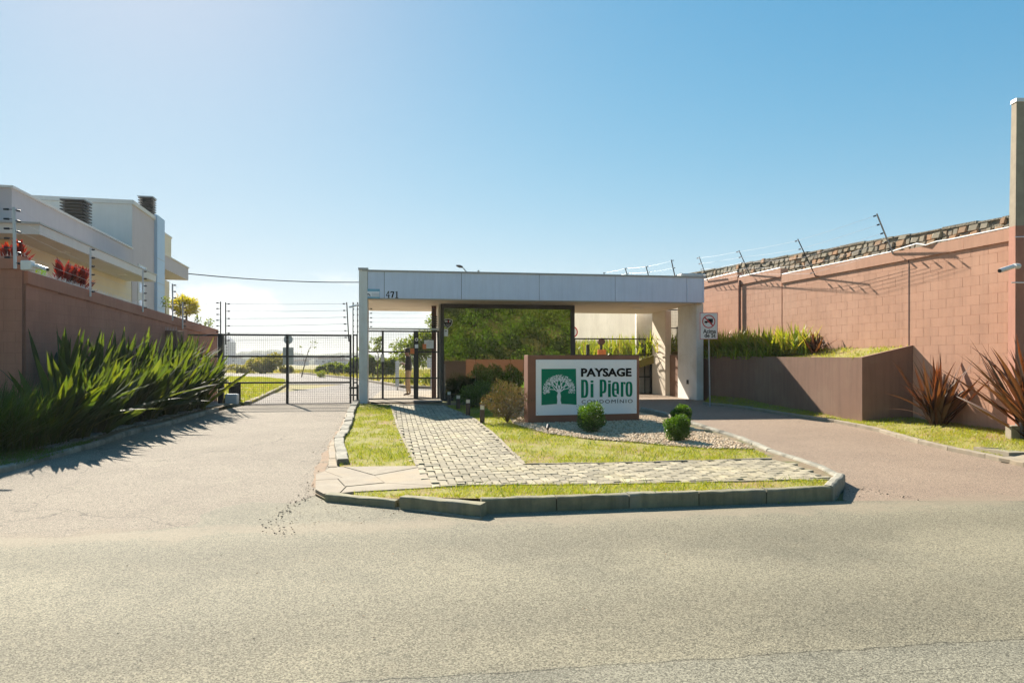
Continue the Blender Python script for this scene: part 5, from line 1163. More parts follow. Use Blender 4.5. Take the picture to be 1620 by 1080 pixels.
# ---------------------------------------------------------------- electric fences
def efence(name_label, posts, nw=6, wires=True, ins_side=1, pm='lightpaint', wr=.0026):
    """posts: list of (base, top, insulator offset vector, thickness)"""
    b0 = Vector(posts[0][0]); t = thing('electric_fence', name_label, 'electric fence', b0)
    rows = []
    for (b_, tp_, off, th, mt) in posts:
        b_, tp_, off = Vector(b_), Vector(tp_), Vector(off)
        p = MB().tube([b_, tp_], th, 6).build('post', M[mt], t, origin=b_)
        r_ = []
        for i in range(nw):
            q = tp_+(b_-tp_)*(.04+.86*i/(nw-1)); e = q+off
            MB().tube([q, q+off*.45, q+off*.5, e], [.006, .006, .022, .018], 6).build('insulator', M['insul'], p, origin=q)
            r_.append(e)
        rows.append(r_)
    if wires:
        for i in range(nw):
            for a, b_ in zip(rows[:-1], rows[1:]):
                m_ = (a[i]+b_[i])/2-UP*.015; MB().tube([a[i], m_, b_[i]], wr, 4).build('wire', M['wire'], t)
    return t
def wl(y): return -9.13-.0517*(y-12.82)
def wlz(y): return 3.34-.0675*(y-12.82)
LP = []
for px, pt in ((143, 392), (226, 427), (273, 449), (289, 478)):
    r = (px-810)/1080; y = (-9.13+.0517*12.82+.08)/(r+.0517); x = r*y; LP.append((x, y, 1.6+(575-pt)/1080*y))
ps = [(Vector((Q(24, 0, 12.6).x, 12.6, 3.35)), Q(22, 328, 12.6), (.13, -.02, -.03), .028, 'lightpaint')]
ps += [((x, y, wlz(y)-.15), (x, y, z), (.10, -.02, 0), .02, 'lightpaint') for x, y, z in LP[:3]]
ps += [(LP[3][:2]+(wlz(LP[3][1])-.3,), LP[3], (.10, -.02, 0), .02, 'lightpaint')]
efence('electric fence on pale posts along the top of the left wall', ps)
efence('electric fence on the corner of the left wall facing the street', [((-16, 11.7, 3.5), (-16, 11.6, 4.6), (-.13, -.03, 0), .02, 'lightpaint'), (Vector((Q(24, 0, 12.6).x, 12.6, 3.45)), Q(22, 328, 12.6), (-.17, -.03, 0), .02, 'lightpaint')])
def UPt(px, py, v): u = U(px, v); return W(u, v, zpx(py, u, v))
efence('electric fence wires above the sliding gate', [(UPt(357, 545, -.15), UPt(357, 478, -.15), EU*.12, .017, 'dark'), (UPt(552, 540, -.15), UPt(548.5, 478, -.15), EU*-.12, .017, 'dark')], wr=.004)
efence('electric fence wires above the fixed mesh panel on the left', [(UPt(285, 545, .1), UPt(285, 480, .1), EU*.08, .012, 'dark'), (UPt(349, 530, -.1), UPt(349, 477, -.1), EU*-.12, .017, 'dark')])
efence('electric fence posts in the gap beside the left canopy pier', [(UPt(558.5, 530, .1), UPt(558.5, 478, .1), EU*.03, .015, 'dark'), (UPt(565.5, 530, .1), UPt(565.5, 478, .1), EU*.03, .015, 'dark')])
efence('electric fence wires above the pedestrian gate', [(UPt(583, 520, 2.2), UPt(583, 487, 2.2), EU*.12, .012, 'dark'), (UPt(686, 520, 2.25), UPt(686, 487, 2.25), EU*-.06, .012, 'dark')], nw=5)
# leaning posts on the right wall
rp = [(1413, 402, 1387, 338, 1), (1290, 437, 1262, 378, .0), (1187, 436, 1169, 396, 0), (1121, 447, 1106, 406, 0)]
pl_ = []
for bx, by, tx, ty, f_ in rp:
    r = (bx-810)/1080; y = 12.87/(r+.24)-.05; b_ = Q(bx, by, y); t_ = Q(tx, ty, y-.1); pl_.append((b_, t_, Vector((-.10, -.02, -.03)), .018 if f_ else .014, 'dark' if not f_ else 'steel'))
efence('electric fence on leaning steel posts along the right boundary wall', pl_, nw=5)
pl_ = []
for bx, tx, ty in ((1071, 1062, 411), (1030, 1022, 421), (997, 989, 424), (961, 955, 431)):
    d_ = 12.87/((bx-810)/1080+.24)+.1; pl_.append((Q(bx, 452, d_), Q(tx, ty, d_), Vector((.08, -.02, .02)), .022, 'dark'))
efence('electric fence on short leaning posts beyond the canopy roof', pl_, nw=4)
b = thing('roof_box', 'flat white roof corner showing above the right end of the canopy', 'roof', Q(1095, 440, 27.5))
MB().obox(Q(1078, 441, 27), (1.0, .1, 0), (-.2, 1.5, 0), (0, 0, .22)).build('roof_slab', M['housew'], b, bevel=.03)

# ---------------------------------------------------------------- far right: bank, cream wall, plants
def zb(x, y): return .42+1.72*sstep(1-(wallx(y)-x)/4.2)
def bx_(y, o): return (wallx(y)-o, y)
bank = [bx_(25.5, .0), bx_(46, .0), bx_(46, 4.6), bx_(36, 4.5), bx_(31, 3.6), bx_(28, 2.2), (5.78, 26.45), (5.9, 25.5)]
struct(sheet('grass_bank', bank, zb, M['lawn'], 0, .7, skirt=.3))
b = blades('grass', bank, zb, 420, .14, .03, M['grass']); tag(b, 'yellowing grass on the bank beyond the right gate', 'grass', kind='stuff')
cw = thing('boundary_wall', 'tall cream wall behind the grassy bank beyond the right gate', 'wall', (*bx_(25.45, 0), 1))
b = MB(); slabwall(b, bx_(25.45, -.02), bx_(46, -.02), 0, 4.75, 5.6, .18, -1); b.build('wall_face', M['cream'], cw)
ORD = ['first', 'second', 'third', 'fourth', 'fifth', 'sixth', 'seventh', 'eighth', 'ninth', 'tenth', 'eleventh', 'twelfth', 'thirteenth', 'fourteenth', 'fifteenth', 'sixteenth', 'seventeenth', 'eighteenth', 'nineteenth', 'twentieth']
for i in range(20):
    y = 26.4+i*.75; x = wallx(y)-.55-random.uniform(0, .35)
    tuft(x, y, float(zb(x, y))-.02, 90, .7, 1.15 if i != 9 else .8, .05, 'agap', ORD[i]+' lily clump along the foot of the cream wall, counted from the canopy', name='lily_plant', spread=.5, group='lily clumps on the bank beyond the right gate', droop=.4, rad=.2)

# ---------------------------------------------------------------- behind the gates: inner road, grass, bushes
ir = [(-9.4, 19.55), (-4.7, 20.55), tuple(W(U(582), .2).xy), tuple(W(U(582), 9).xy), tuple(W(U(700), 9).xy), tuple(W(U(700), 5.2).xy), (3.2, 22.5), (3.0, 33)]+PP([(700, 616), (640, 614), (605, 608), (553, 599.5), (474, 591)])+PP([(300, 590.5), (150, 590.5), (-200, 592), (-200, 597)])+[(-30, 40), (-9.8, 40)]
def zin(x, y): return zg(x, y)
struct(sheet('inner_road', ir, zin, M['road_in'], .003, 3.0))
gi = [p for p in PP([(351, 596.5), (420, 598), (452, 602), (456, 608), (440, 618), (412, 632), (395, 640), (351, 640)])]
struct(sheet('inner_grass_island', gi, zg, M['lawn'], .06, 1.0, skirt=.1))
b = blades('grass', gi, zg, 240, .10, .03, M['grass'], off=.06); tag(b, 'grass on the small island behind the sliding gate', 'grass', kind='stuff')
kk_ = thing('inner_kerb', 'pale curved kerb around the grass island behind the sliding gate', 'kerb', (*gi[3], .4))
stones(kk_, [gi[6], gi[5], gi[4], gi[3], gi[2]], zg, 'kerb_stone', 1.2, .15, .10, .1, M['slab'], side=0, round_=.02)
kk2 = thing('inner_kerb', 'pale kerb along the far side of the inner road', 'kerb', (*PP([(553, 599.5)])[0], .4))
stones(kk2, PP([(474, 590.5), (553, 599.5), (605, 608), (640, 614), (700, 616)]), zg, 'kerb_stone', 2.0, .2, .14, .1, M['slab'], side=0, round_=.02)
# field grass tussocks (far)
fg = PP([(474, 590), (553, 598.5), (605, 607), (640, 613), (700, 615), (720, 600), (700, 584), (350, 584), (350, 589.5)])
b = blades('tall_grass', fg, zg, 9, .32, .16, M['olive']); tag(b, 'rough tall grass beyond the inner road', 'grass', kind='stuff')
def tree(px, py, d_, hpx, wpx, label, m='tree', trunk_=.12, n=2600, ln=.22, wd=.12, name='tree', cat='tree', lumps=.35, seed=0, frac=.35, nb=5):
    x = (px-810)/1080*d_; z = float(zg(x, d_)); H = hpx/1080*d_; rw = wpx/1080*d_/2; t = thing(name, label, cat, (x, d_, z))
    b = MB(); b.tube([(x, d_, z-.1), (x+.05*H*random.uniform(-1, 1), d_, z+H*.35), (x+.06*H*random.uniform(-1, 1), d_, z+H*.75)], [trunk_, trunk_*.7, trunk_*.25], 7)
    for i in range(nb):
        a = random.uniform(0, 6.3); z1 = z+H*random.uniform(.3, .55); b.tube([(x, d_, z1), (x+math.cos(a)*rw*.6, d_+math.sin(a)*rw*.6, z1+H*.25)], [trunk_*.4, trunk_*.12], 5)
    b.build('trunk', M['bark'], t)
    P_ = []; rg = np.random.RandomState(seed+3); k_ = 9
    V = []; F = []; off = 0
    for i in range(k_):
        a = rg.uniform(0, 6.3); rr = rw*rg.uniform(.2, .62); c = np.array([x+math.cos(a)*rr, d_+math.sin(a)*rr, z+H*(frac+(1-frac)*rg.uniform(.15, .78))]); s = rw*rg.uniform(.32, .5)
        d = rg.normal(size=(n//k_, 3)); d /= np.linalg.norm(d, axis=1, keepdims=True); r_ = rg.uniform(.15, 1, n//k_)**.5
        p = c+d*r_[:, None]*np.array([s, s, min(s, H*(1-frac)*.33)]); v, f = leaves(p, d+rg.normal(0, .7, d.shape), ln*rg.uniform(.6, 1.3, len(p)), wd*rg.uniform(.6, 1.3, len(p)))
        V.append(v); F.append(f+off); off += len(v)
    npmesh('crown', np.concatenate(V), np.concatenate(F), M[m], t); return t
tree(420, 590, 84, 30, 84, 'round olive green bush beyond the inner road bend', 'olive', .1, 3500, .35, .2, 'round_bush', 'bush', frac=.0, seed=1)
tree(375, 590, 86, 14, 60, 'low olive bush left of the round bush beyond the gate', 'olive', .08, 1200, .3, .18, 'round_bush', 'bush', frac=0, seed=2)
tree(452, 589, 88, 10, 30, 'low bush between the round bush and the young tree', 'olive', .08, 900, .3, .18, 'round_bush', 'bush', frac=0, seed=21)
for i, (px, h, w, d_) in enumerate(((512, 18, 34, 80), (535, 27, 40, 74), (556, 30, 36, 70), (590, 34, 34, 62), (612, 40, 40, 58))):
    tree(px, 590, d_, h, w, ['low green thicket tree at the left of the far tree row', 'second thicket tree of the far row, right of the young tree', 'thicket tree of the far row just left of the white pier', 'thicket tree seen at the left of the pedestrian gate', 'darker thicket tree seen through the pedestrian gate'][i], 'tree', .1, 2200, .3, .16, 'thicket_tree', 'tree', frac=.05, seed=30+i)
tree(660, 600, 46, 82, 92, 'leafy green tree seen above the man behind the pedestrian gate', 'tree', .12, 5200, .2, .1, 'tree', 'tree', frac=.3, seed=5)
tree(690, 600, 52, 112, 60, 'taller tree rising behind the steel column left of the guardhouse', 'tree', .14, 3600, .2, .1, 'tree', 'tree', frac=.35, seed=6)
tree(598, 600, 44, 78, 26, 'sparse young tree beside the left pier, behind the pedestrian gate', 'tree', .05, 420, .16, .08, 'young_tree', 'tree', frac=.5, seed=7)
tree(578, 600, 52, 60, 26, 'sparse tree half hidden by the left pier', 'tree', .05, 420, .16, .08, 'young_tree', 'tree', frac=.45, seed=17)
x, y = P(478, 590); sb = thing('young_tree', 'bare thin young tree leaning right beyond the sliding gate', 'tree', (x, y, .4))
b = MB(); A = Q(477, 591, 60); A.z = .4; b.tube([A, Q(484, 568, 60), Q(489, 552, 60), Q(497, 540, 60)], [.05, .035, .025, .01], 6); b.tube([Q(482, 575, 60), Q(476, 551, 60)], [.02, .006], 4); b.tube([Q(489, 552, 60), Q(498, 546, 60)], [.015, .006], 4); b.build('trunk', M['bark'], sb)
pts = np.array([Q(a, b_, 60)[:] for a, b_ in ((476, 549), (492, 541), (498, 541), (499, 542), (498, 549), (488, 555), (475.5, 548))]); pts = np.repeat(pts, 7, 0)+np.random.normal(0, .06, (49, 3)); v, f = leaves(pts, np.random.normal(size=(49, 3)), .16, .09); npmesh('leaves', v, f, M['tree'], sb)
for i, (px, py, d_, w, lb) in enumerate(((508, 588, 58, 14, 'small lime green shrub on the verge beyond the sliding gate'), (648, 606, 38, 18, 'bright variegated shrub left of the man'), (676, 606, 38, 22, 'bright variegated shrub right of the man'), (630, 606, 38, 14, 'small bright shrub at the kerb behind the gate'), (355, 598, 40, 12, 'lime shrub peeking beside the gate post'))):
    x = (px-810)/1080*d_; r_ = w/1080*d_/2; z = float(zg(x, d_)); t = thing('shrub', lb, 'shrub', (x, d_, z)); stems(t, (x, d_, z), (x, d_, z+r_), n=4, spread=r_*.6)
    clump('foliage', (x, d_, z+r_*.8), r_, r_, r_*.8, 700, .12, .05, M['agap'], t, .6, .3, .3, 40+i)
# street name / stop sign seen from behind
def backsign(px, d_, parts, label, name='road_sign'):
    x = (px-810)/1080*d_; t = thing(name, label, 'sign', (x, d_, .4)); top = min(p[1] for p in parts); MB().tube([(x, d_+.03, .3), (x, d_+.03, Q(0, top, d_).z)], .035, 8).build('pole', M['steel'], t)
    for w, y0, y1, n in parts:
        c = Q(px, (y0+y1)/2, d_); 
        if n == 4: MB().box(c.x-w/2*d_/1080, d_-.01, c.z-(y1-y0)/2*d_/1080, c.x+w/2*d_/1080, d_+.01, c.z+(y1-y0)/2*d_/1080).build('plate', M['galv'], t)
        else:
            r_ = (y1-y0)/2*d_/1080/math.cos(math.pi/8); b = MB(); vs = [(c.x+r_*math.cos(math.pi/8+i*math.pi/4), d_-.01, c.z+r_*math.sin(math.pi/8+i*math.pi/4)) for i in range(8)]; vs += [(a, d_+.01, z_) for a, _, z_ in vs]
            b.add(vs, [tuple(range(8)), tuple(reversed(range(8, 16)))]+[(i, 8+i, 8+(i+1) % 8, (i+1) % 8) for i in range(8)]); b.build('octagon_plate', M['galv'], t)
backsign(456, 34, [(14, 530, 544, 8), (16.5, 549.5, 577, 4)], 'back of an octagonal and a rectangular road sign behind the sliding gate')
backsign(682, 32, [(12, 566, 582, 4)], 'grey rectangular board on a pole right of the man')
backsign(628.5, 30, [(5.5, 571, 611, 4)], 'narrow grey upright panel left of the man', 'upright_panel')
# street lamp beyond the canopy
x = (741-810)/1080*45; sl_ = thing('street_lamp', 'street lamp with a curved arm rising above the canopy', 'street lamp', (x, 45, .4))
MB().tube([(x+.35, 45, .3), (x+.35, 45, Q(0, 438, 45).z), Q(738, 430, 45), Q(731, 422, 45)], [.09, .05, .04, .035], 8).build('pole', M['galv'], sl_)
a, b_ = Q(722, 420, 45), Q(732, 422.5, 45); MB().tube([a, (a+b_)/2, b_], [.05, .10, .06], 8).build('lamp_head', M['dark'], sl_)
MB().tube([Q(744, 431, 45), Q(757, 430.5, 45)], .02, 6).build('bracket_arm', M['galv'], sl_); MB().tube([Q(757, 433, 45), Q(757, 427.5, 45)], .07, 8).build('photocell', M['galv'], sl_)
cbl = []
for i in range(15):
    t_ = i/14; p = Q(298, 433, 34).lerp(Q(756, 434, 45), t_); p.z -= .95*4*t_*(1-t_)*.5; cbl.append(p)
tag(MB().tube(cbl, .025, 5).build('overhead_cable', M['black']), 'black overhead cable from the house to the street lamp', 'cable')
tree(893, 560, 60, 0, 0, '', n=9) if False else None
# distant town
rg = random.Random(5)
for i, px in enumerate(sorted([rg.uniform(362, 445) for _ in range(8)]+[rg.uniform(465, 552) for _ in range(9)])):
    d_ = rg.uniform(420, 900); w = rg.uniform(6, 16); h = rg.uniform(3, 7)*d_/600; x = (px-810)/1080*d_
    t = thing('town_house', ORD[i]+' hazy building from the left on the skyline behind the sliding gate', 'building', (x, d_, .4), 'far buildings on the skyline')
    MB().box(x-w/2, d_, 0, x+w/2, d_+10, h).build('wall', M['city'], t); MB().box(x-w/2-.5, d_-.5, h, x+w/2+.5, d_+10.5, h+.9).build('roof', M['cityr'], t)
    for k_ in range(3): MB().box(x-w/2+w*(.15+.28*k_), d_-.12, h*.5, x-w/2+w*(.28+.28*k_), d_-.02, h*.75).build('window', M['cityg'], t)
d_ = 520; x = (353-810)/1080*d_; tw = thing('apartment_tower', 'pale slender apartment tower with sloped top on the skyline left of the gate', 'building', (x, d_, .4)); hw = 10/1080*d_
ztw = Q(0, 541, d_).z; MB().box(x-hw, d_, 0, x+hw, d_+12, ztw).build('wall', M['city'], tw)
b = MB(); vs = [(x-hw, d_, ztw), (x+hw, d_, ztw), (x+hw, d_, ztw+.3), (x-hw*.1, d_, ztw+5), (x-hw, d_, ztw+5)]; b.add(vs+[(a, d_+12, c) for a, _, c in vs], [(0, 1, 2, 3, 4), (9, 8, 7, 6, 5)]+[(i, 5+i, 5+(i+1) % 5, (i+1) % 5) for i in range(5)]); b.build('roof', M['city'], tw)
for k_ in range(7): MB().box(x+hw*.45, d_-.15, 2+k_*2.3, x+hw*.7, d_-.02, 3.2+k_*2.3).build('window', M['cityg'], tw)
# far wooded ridge as irregular canopy band
V = []; F = []
xs_ = np.linspace(-1200, 1200, 300)
for k_, (d_, h0, h1) in enumerate(((950, 8, 20), (640, 3, 10))):
    hh = h0+(h1-h0)*(.5+.3*np.sin(xs_*.013+k_)+.2*np.sin(xs_*.05+2*k_))+np.random.uniform(0, 2.5, len(xs_))
    b0 = len(V)
    for i, xx in enumerate(xs_):
        for (dy, zz_) in ((0, 0), (6, hh[i]*.7), (16, hh[i]), (40, hh[i]*.6)): V.append((xx, d_+dy+3*math.sin(xx*.3), zz_))
    for i in range(len(xs_)-1):
        for j in range(3): a = b0+i*4+j; F.append((a, a+4, a+5, a+1))
tag(npmesh('far_wood', np.array(V), np.array(F), M['farwood'], smooth=True), 'hazy wooded ridge on the horizon', 'wood', kind='stuff')

# ---------------------------------------------------------------- house on the left
HK = -8.65
fN = Vector((-.227, 1, 0)).normalized(); nO = Vector((fN.y, -fN.x, 0)); H0 = Vector((HK-.227*17.1, 17.1, 0))
def HS(px, off=0):
    r = (px-810)/1080; o = H0+nO*off; return (r*o.y-o.x)/(fN.x-r*fN.y)
def HW(s, o, z): return H0+fN*s+nO*o+UP*z
def HZ(px, py, off=0): s = HS(px, off); return 1.6-(py-575)/1080*HW(s, off, 0).y
def hbox(s0, s1, o0, o1, z0, z1): return MB().obox(HW(s0, o0, z0), fN*(s1-s0), nO*(o1-o0), UP*(z1-z0))
ho = thing('house', 'modern white and lilac house with flat roofs behind the left wall', 'house', HW(0, 0, .3))
sTa, sTb, sP, sE = HS(209), HS(244), HS(256), HS(298)
zpar = HZ(22, 299.5); zea = HZ(45, 347.5, 1.0)
print('house', sTa, sTb, sP, sE, zpar, zea)
hbox(0, sTa-.01, -9, -.02, 0, zea+.01).build('wall', M['housec'], ho)
hbox(0, sTa-.01, -9, 0, zea+.02, zpar).build('parapet', M['housel'], ho)
hbox(-.05, sTa-.02, -9.05, .05, zpar+.002, zpar+.06).build('parapet_cap', M['housew'], ho)
hbox(-.95, HS(247, 1.0), -9.5, 1.0, zea-.24, zea).build('eave', M['housew'], ho)
hbox(-.97, HS(247, 1.0)+.02, .98, 1.03, zea+.002, zea+.05).build('eave_trim', M['trim'], ho)
hbox(-1.0, -.95, -9.5, 1.03, zea+.002, zea+.05).build('eave_trim', M['trim'], ho)
for s in (1.6, 6.5): hbox(s, s+.35, .35, .6, zea-.252, zea-.241).build('downlight', M['swhite'], ho)
zt1 = HZ(212, 319)
hbox(sTa, sTb, -6, 0, 0, zt1-.16).build('tower_wall', M['housel'], ho)
hbox(sTa-.012, sTa-.002, -6, -.0, zpar+.07, zt1-.16).build('tower_front', M['housew'], ho)
hbox(sTa-.06, sTb+.0, -6.05, .06, zt1-.158, zt1).build('tower_cap', M['housew'], ho)
hbox(sTb+.002, sP, -2.0, .12, 0, HZ(250, 344)).build('blue_pier', M['houseb'], ho)
for k_ in range(5): hbox(sTb+.004, sP-.002, .121, .126, 1.9+k_*1.05, 1.92+k_*1.05).build('tile_joint', M['trim'], ho)
zo1, zo0 = HZ(297, 424), HZ(297, 443)
hbox(sP+.002, sE, -6, -.0, zo0, zo1).build('overhang', M['housel'], ho)
hbox(sP+.002, sE+.03, -6, .04, zo1+.002, zo1+.05).build('overhang_cap', M['housew'], ho)
hbox(sP+.002, HS(268, -1.1), -5, -1.1, 0, zo0-.002).build('wall', M['housec'], ho)
hbox(sP+.004, HS(271, -1.1), -5, -1.102, zo1+.052, HZ(270, 377, -1.1)).build('upper_wall', M['housec'], ho)
hbox(sP+.004, HS(271, -1.1)+.04, -5, -1.06, HZ(270, 377, -1.1)+.001, HZ(270, 377, -1.1)+.08).build('upper_cap', M['housew'], ho)
# windows
for (pa_, pb_, y0, y1) in ((217.5, 228, 444, 494), (218, 231, 417, 427)):
    s0, s1 = HS(pa_), HS(pb_); z1_, z0_ = HZ(pa_, y0), HZ(pa_, y1)
    w = hbox(s0, s1, -.0, .03, z0_, z1_).build('window', M['housew'], ho)
    zm = (z0_+z1_)/2
    if y1 > 450:
        hbox(s0+.12, s1-.12, .031, .036, z0_+.1, zm-.12).build('pane', M['glassdark'], w).location = Vector((0, 0, 0))
        hbox(s0+.12, s1-.12, .031, .036, zm+.18, z1_-.06).build('pane', M['glassdark'], w).location = Vector((0, 0, 0))
    else: hbox(s0+.15, s1-.15, .031, .036, z0_+.06, z1_-.06).build('pane', M['glassdark'], w).location = Vector((0, 0, 0))
def louvre(px0, px1, py0, py1, d_, label):
    c = Q((px0+px1)/2, 0, d_); w = (px1-px0)/1080*d_*.62; z1_ = 1.6+(575-py0)/1080*d_; z0_ = 1.6+(575-py1)/1080*d_-.4; t = thing('chimney_louvre', label, 'chimney', (c.x, d_, z0_))
    o = Vector((c.x, d_, 0))-fN*w/2-nO*w/2
    MB().obox(o+UP*z0_+fN*.12+nO*.12, fN*(w-.24), nO*(w-.24), UP*(z1_-z0_-.02)).build('core', M['dark'], t)
    z = z0_+.05
    while z < z1_-.05:
        MB().obox(o+UP*z, fN*w, nO*w, UP*.035).build('slat', M['dark'], t); z += .105
    MB().obox(o+UP*(z1_-.02)-fN*.02-nO*.02, fN*(w+.04), nO*(w+.04), UP*.04).build('cap', M['galv'], t)
louvre(93, 148, 318, 358, 23.5, 'dark slatted chimney vent on the low roof of the house')
louvre(216, 250, 313, 345, 30.0, 'dark slatted chimney vent beyond the house tower')
# red cordylines behind the left wall
def cordy(px, py0, py1, wpx, d_, label, seed):
    x = (px-810)/1080*d_; z1_ = 1.6+(575-py0)/1080*d_+.12; z0_ = 1.6+(575-py1)/1080*d_; t = thing('cordyline', label, 'plant', (x, d_, .3), 'red cordylines behind the left wall'); r_ = wpx/1080*d_/2
    b = MB(); b.tube([(x, d_, .2), (x+.03, d_, z0_)], [.04, .03], 6); b.build('stem', M['bark'], t); rg = np.random.RandomState(seed); n = 75; me = cordm
    for i in range(n):
        h = rg.uniform(0, 1); a = rg.uniform(0, 6.3); tl = .75*(1-h)+.12; d = Vector((math.cos(a)*tl, math.sin(a)*tl, .8)).normalized()
        o = bpy.data.objects.new('leaf', me[i % 2]); link(o, t); l = (z1_-z0_)*rg.uniform(.35, .55)
        base = Vector((x+math.cos(a)*r_*.45*(1-h*.6), d_+math.sin(a)*r_*.45*(1-h*.6), z0_-.25+h*(z1_-z0_-l*.55)))
        o.matrix_local = Matrix.Translation(base-wloc(t)) @ Matrix.Rotation(math.atan2(d.y, d.x), 4, 'Z') @ Matrix.Rotation(math.acos(d.z), 4, 'Y') @ Matrix.Rotation(rg.uniform(-.5, .5), 4, 'Z') @ Matrix.Diagonal((l, l, l, 1))
cordm = [sword(1, .26, .15, m=M['red']), sword(1, .22, .35, m=M['red'])]
cordy(30, 374, 412, 34, 14.6, 'red cordyline behind the wall corner at the far left, right of the pale fence post', 1); cordy(12, 380, 412, 30, 14.8, 'red cordyline behind the pale fence post at the far left', 9)
cordy(100, 406, 450, 36, 15.2, 'large red cordyline rising over the left driveway wall', 2); cordy(114, 414, 452, 28, 15.4, 'red cordyline in the middle of the cluster over the left wall', 4); cordy(131, 418, 456, 22, 15.6, 'slim red cordyline beside the second fence post', 3)
# yellow palm
d_ = 25; x = (293-810)/1080*d_; t = thing('yellow_palm', 'small palm with yellow green crown behind the left wall', 'palm', (x, d_, .4)); zc = Q(0, 484, d_).z
MB().tube([(x, d_, .3), (x+.05, d_, zc-.1)], [.06, .035], 7).build('trunk', M['bark'], t)
cr_ = np.random.normal(size=(1500, 3)); cr_ /= np.linalg.norm(cr_, axis=1, keepdims=True); rr_ = np.random.uniform(.25, 1, 1500)**.6
lob = 1+.18*np.sin(cr_[:, 0]*5)*np.sin(cr_[:, 2]*4+1)
pc = cr_*(rr_*lob)[:, None]*np.array([.52, .45, .40])+np.array([x, d_, zc]); pd = cr_+np.random.normal(0, .35, cr_.shape); pd[:, 2] += .15
v, f = leaves(pc, pd, np.random.uniform(.14, .26, 1500), .028); npmesh('crown', v, f, M['yel'], t)
for px, py, lb in ((313, 508, 'thin leafy twig rising over the left wall near its end'), (330, 512, 'second thin leafy twig over the left wall end'), (262, 478, 'thin leafy twig in front of the cream house wall')):
    d_ = 24; c = Q(px, py, d_); t = thing('young_tree', lb, 'tree', (c.x, d_, .4)); MB().tube([(c.x, d_, .3), (c.x, d_, c.z+.15)], [.025, .008], 5).build('trunk', M['bark'], t); clump('crown', c[:], .16, .16, .22, 60, .1, .05, M['tree'], t, .2, .1, .2, px)

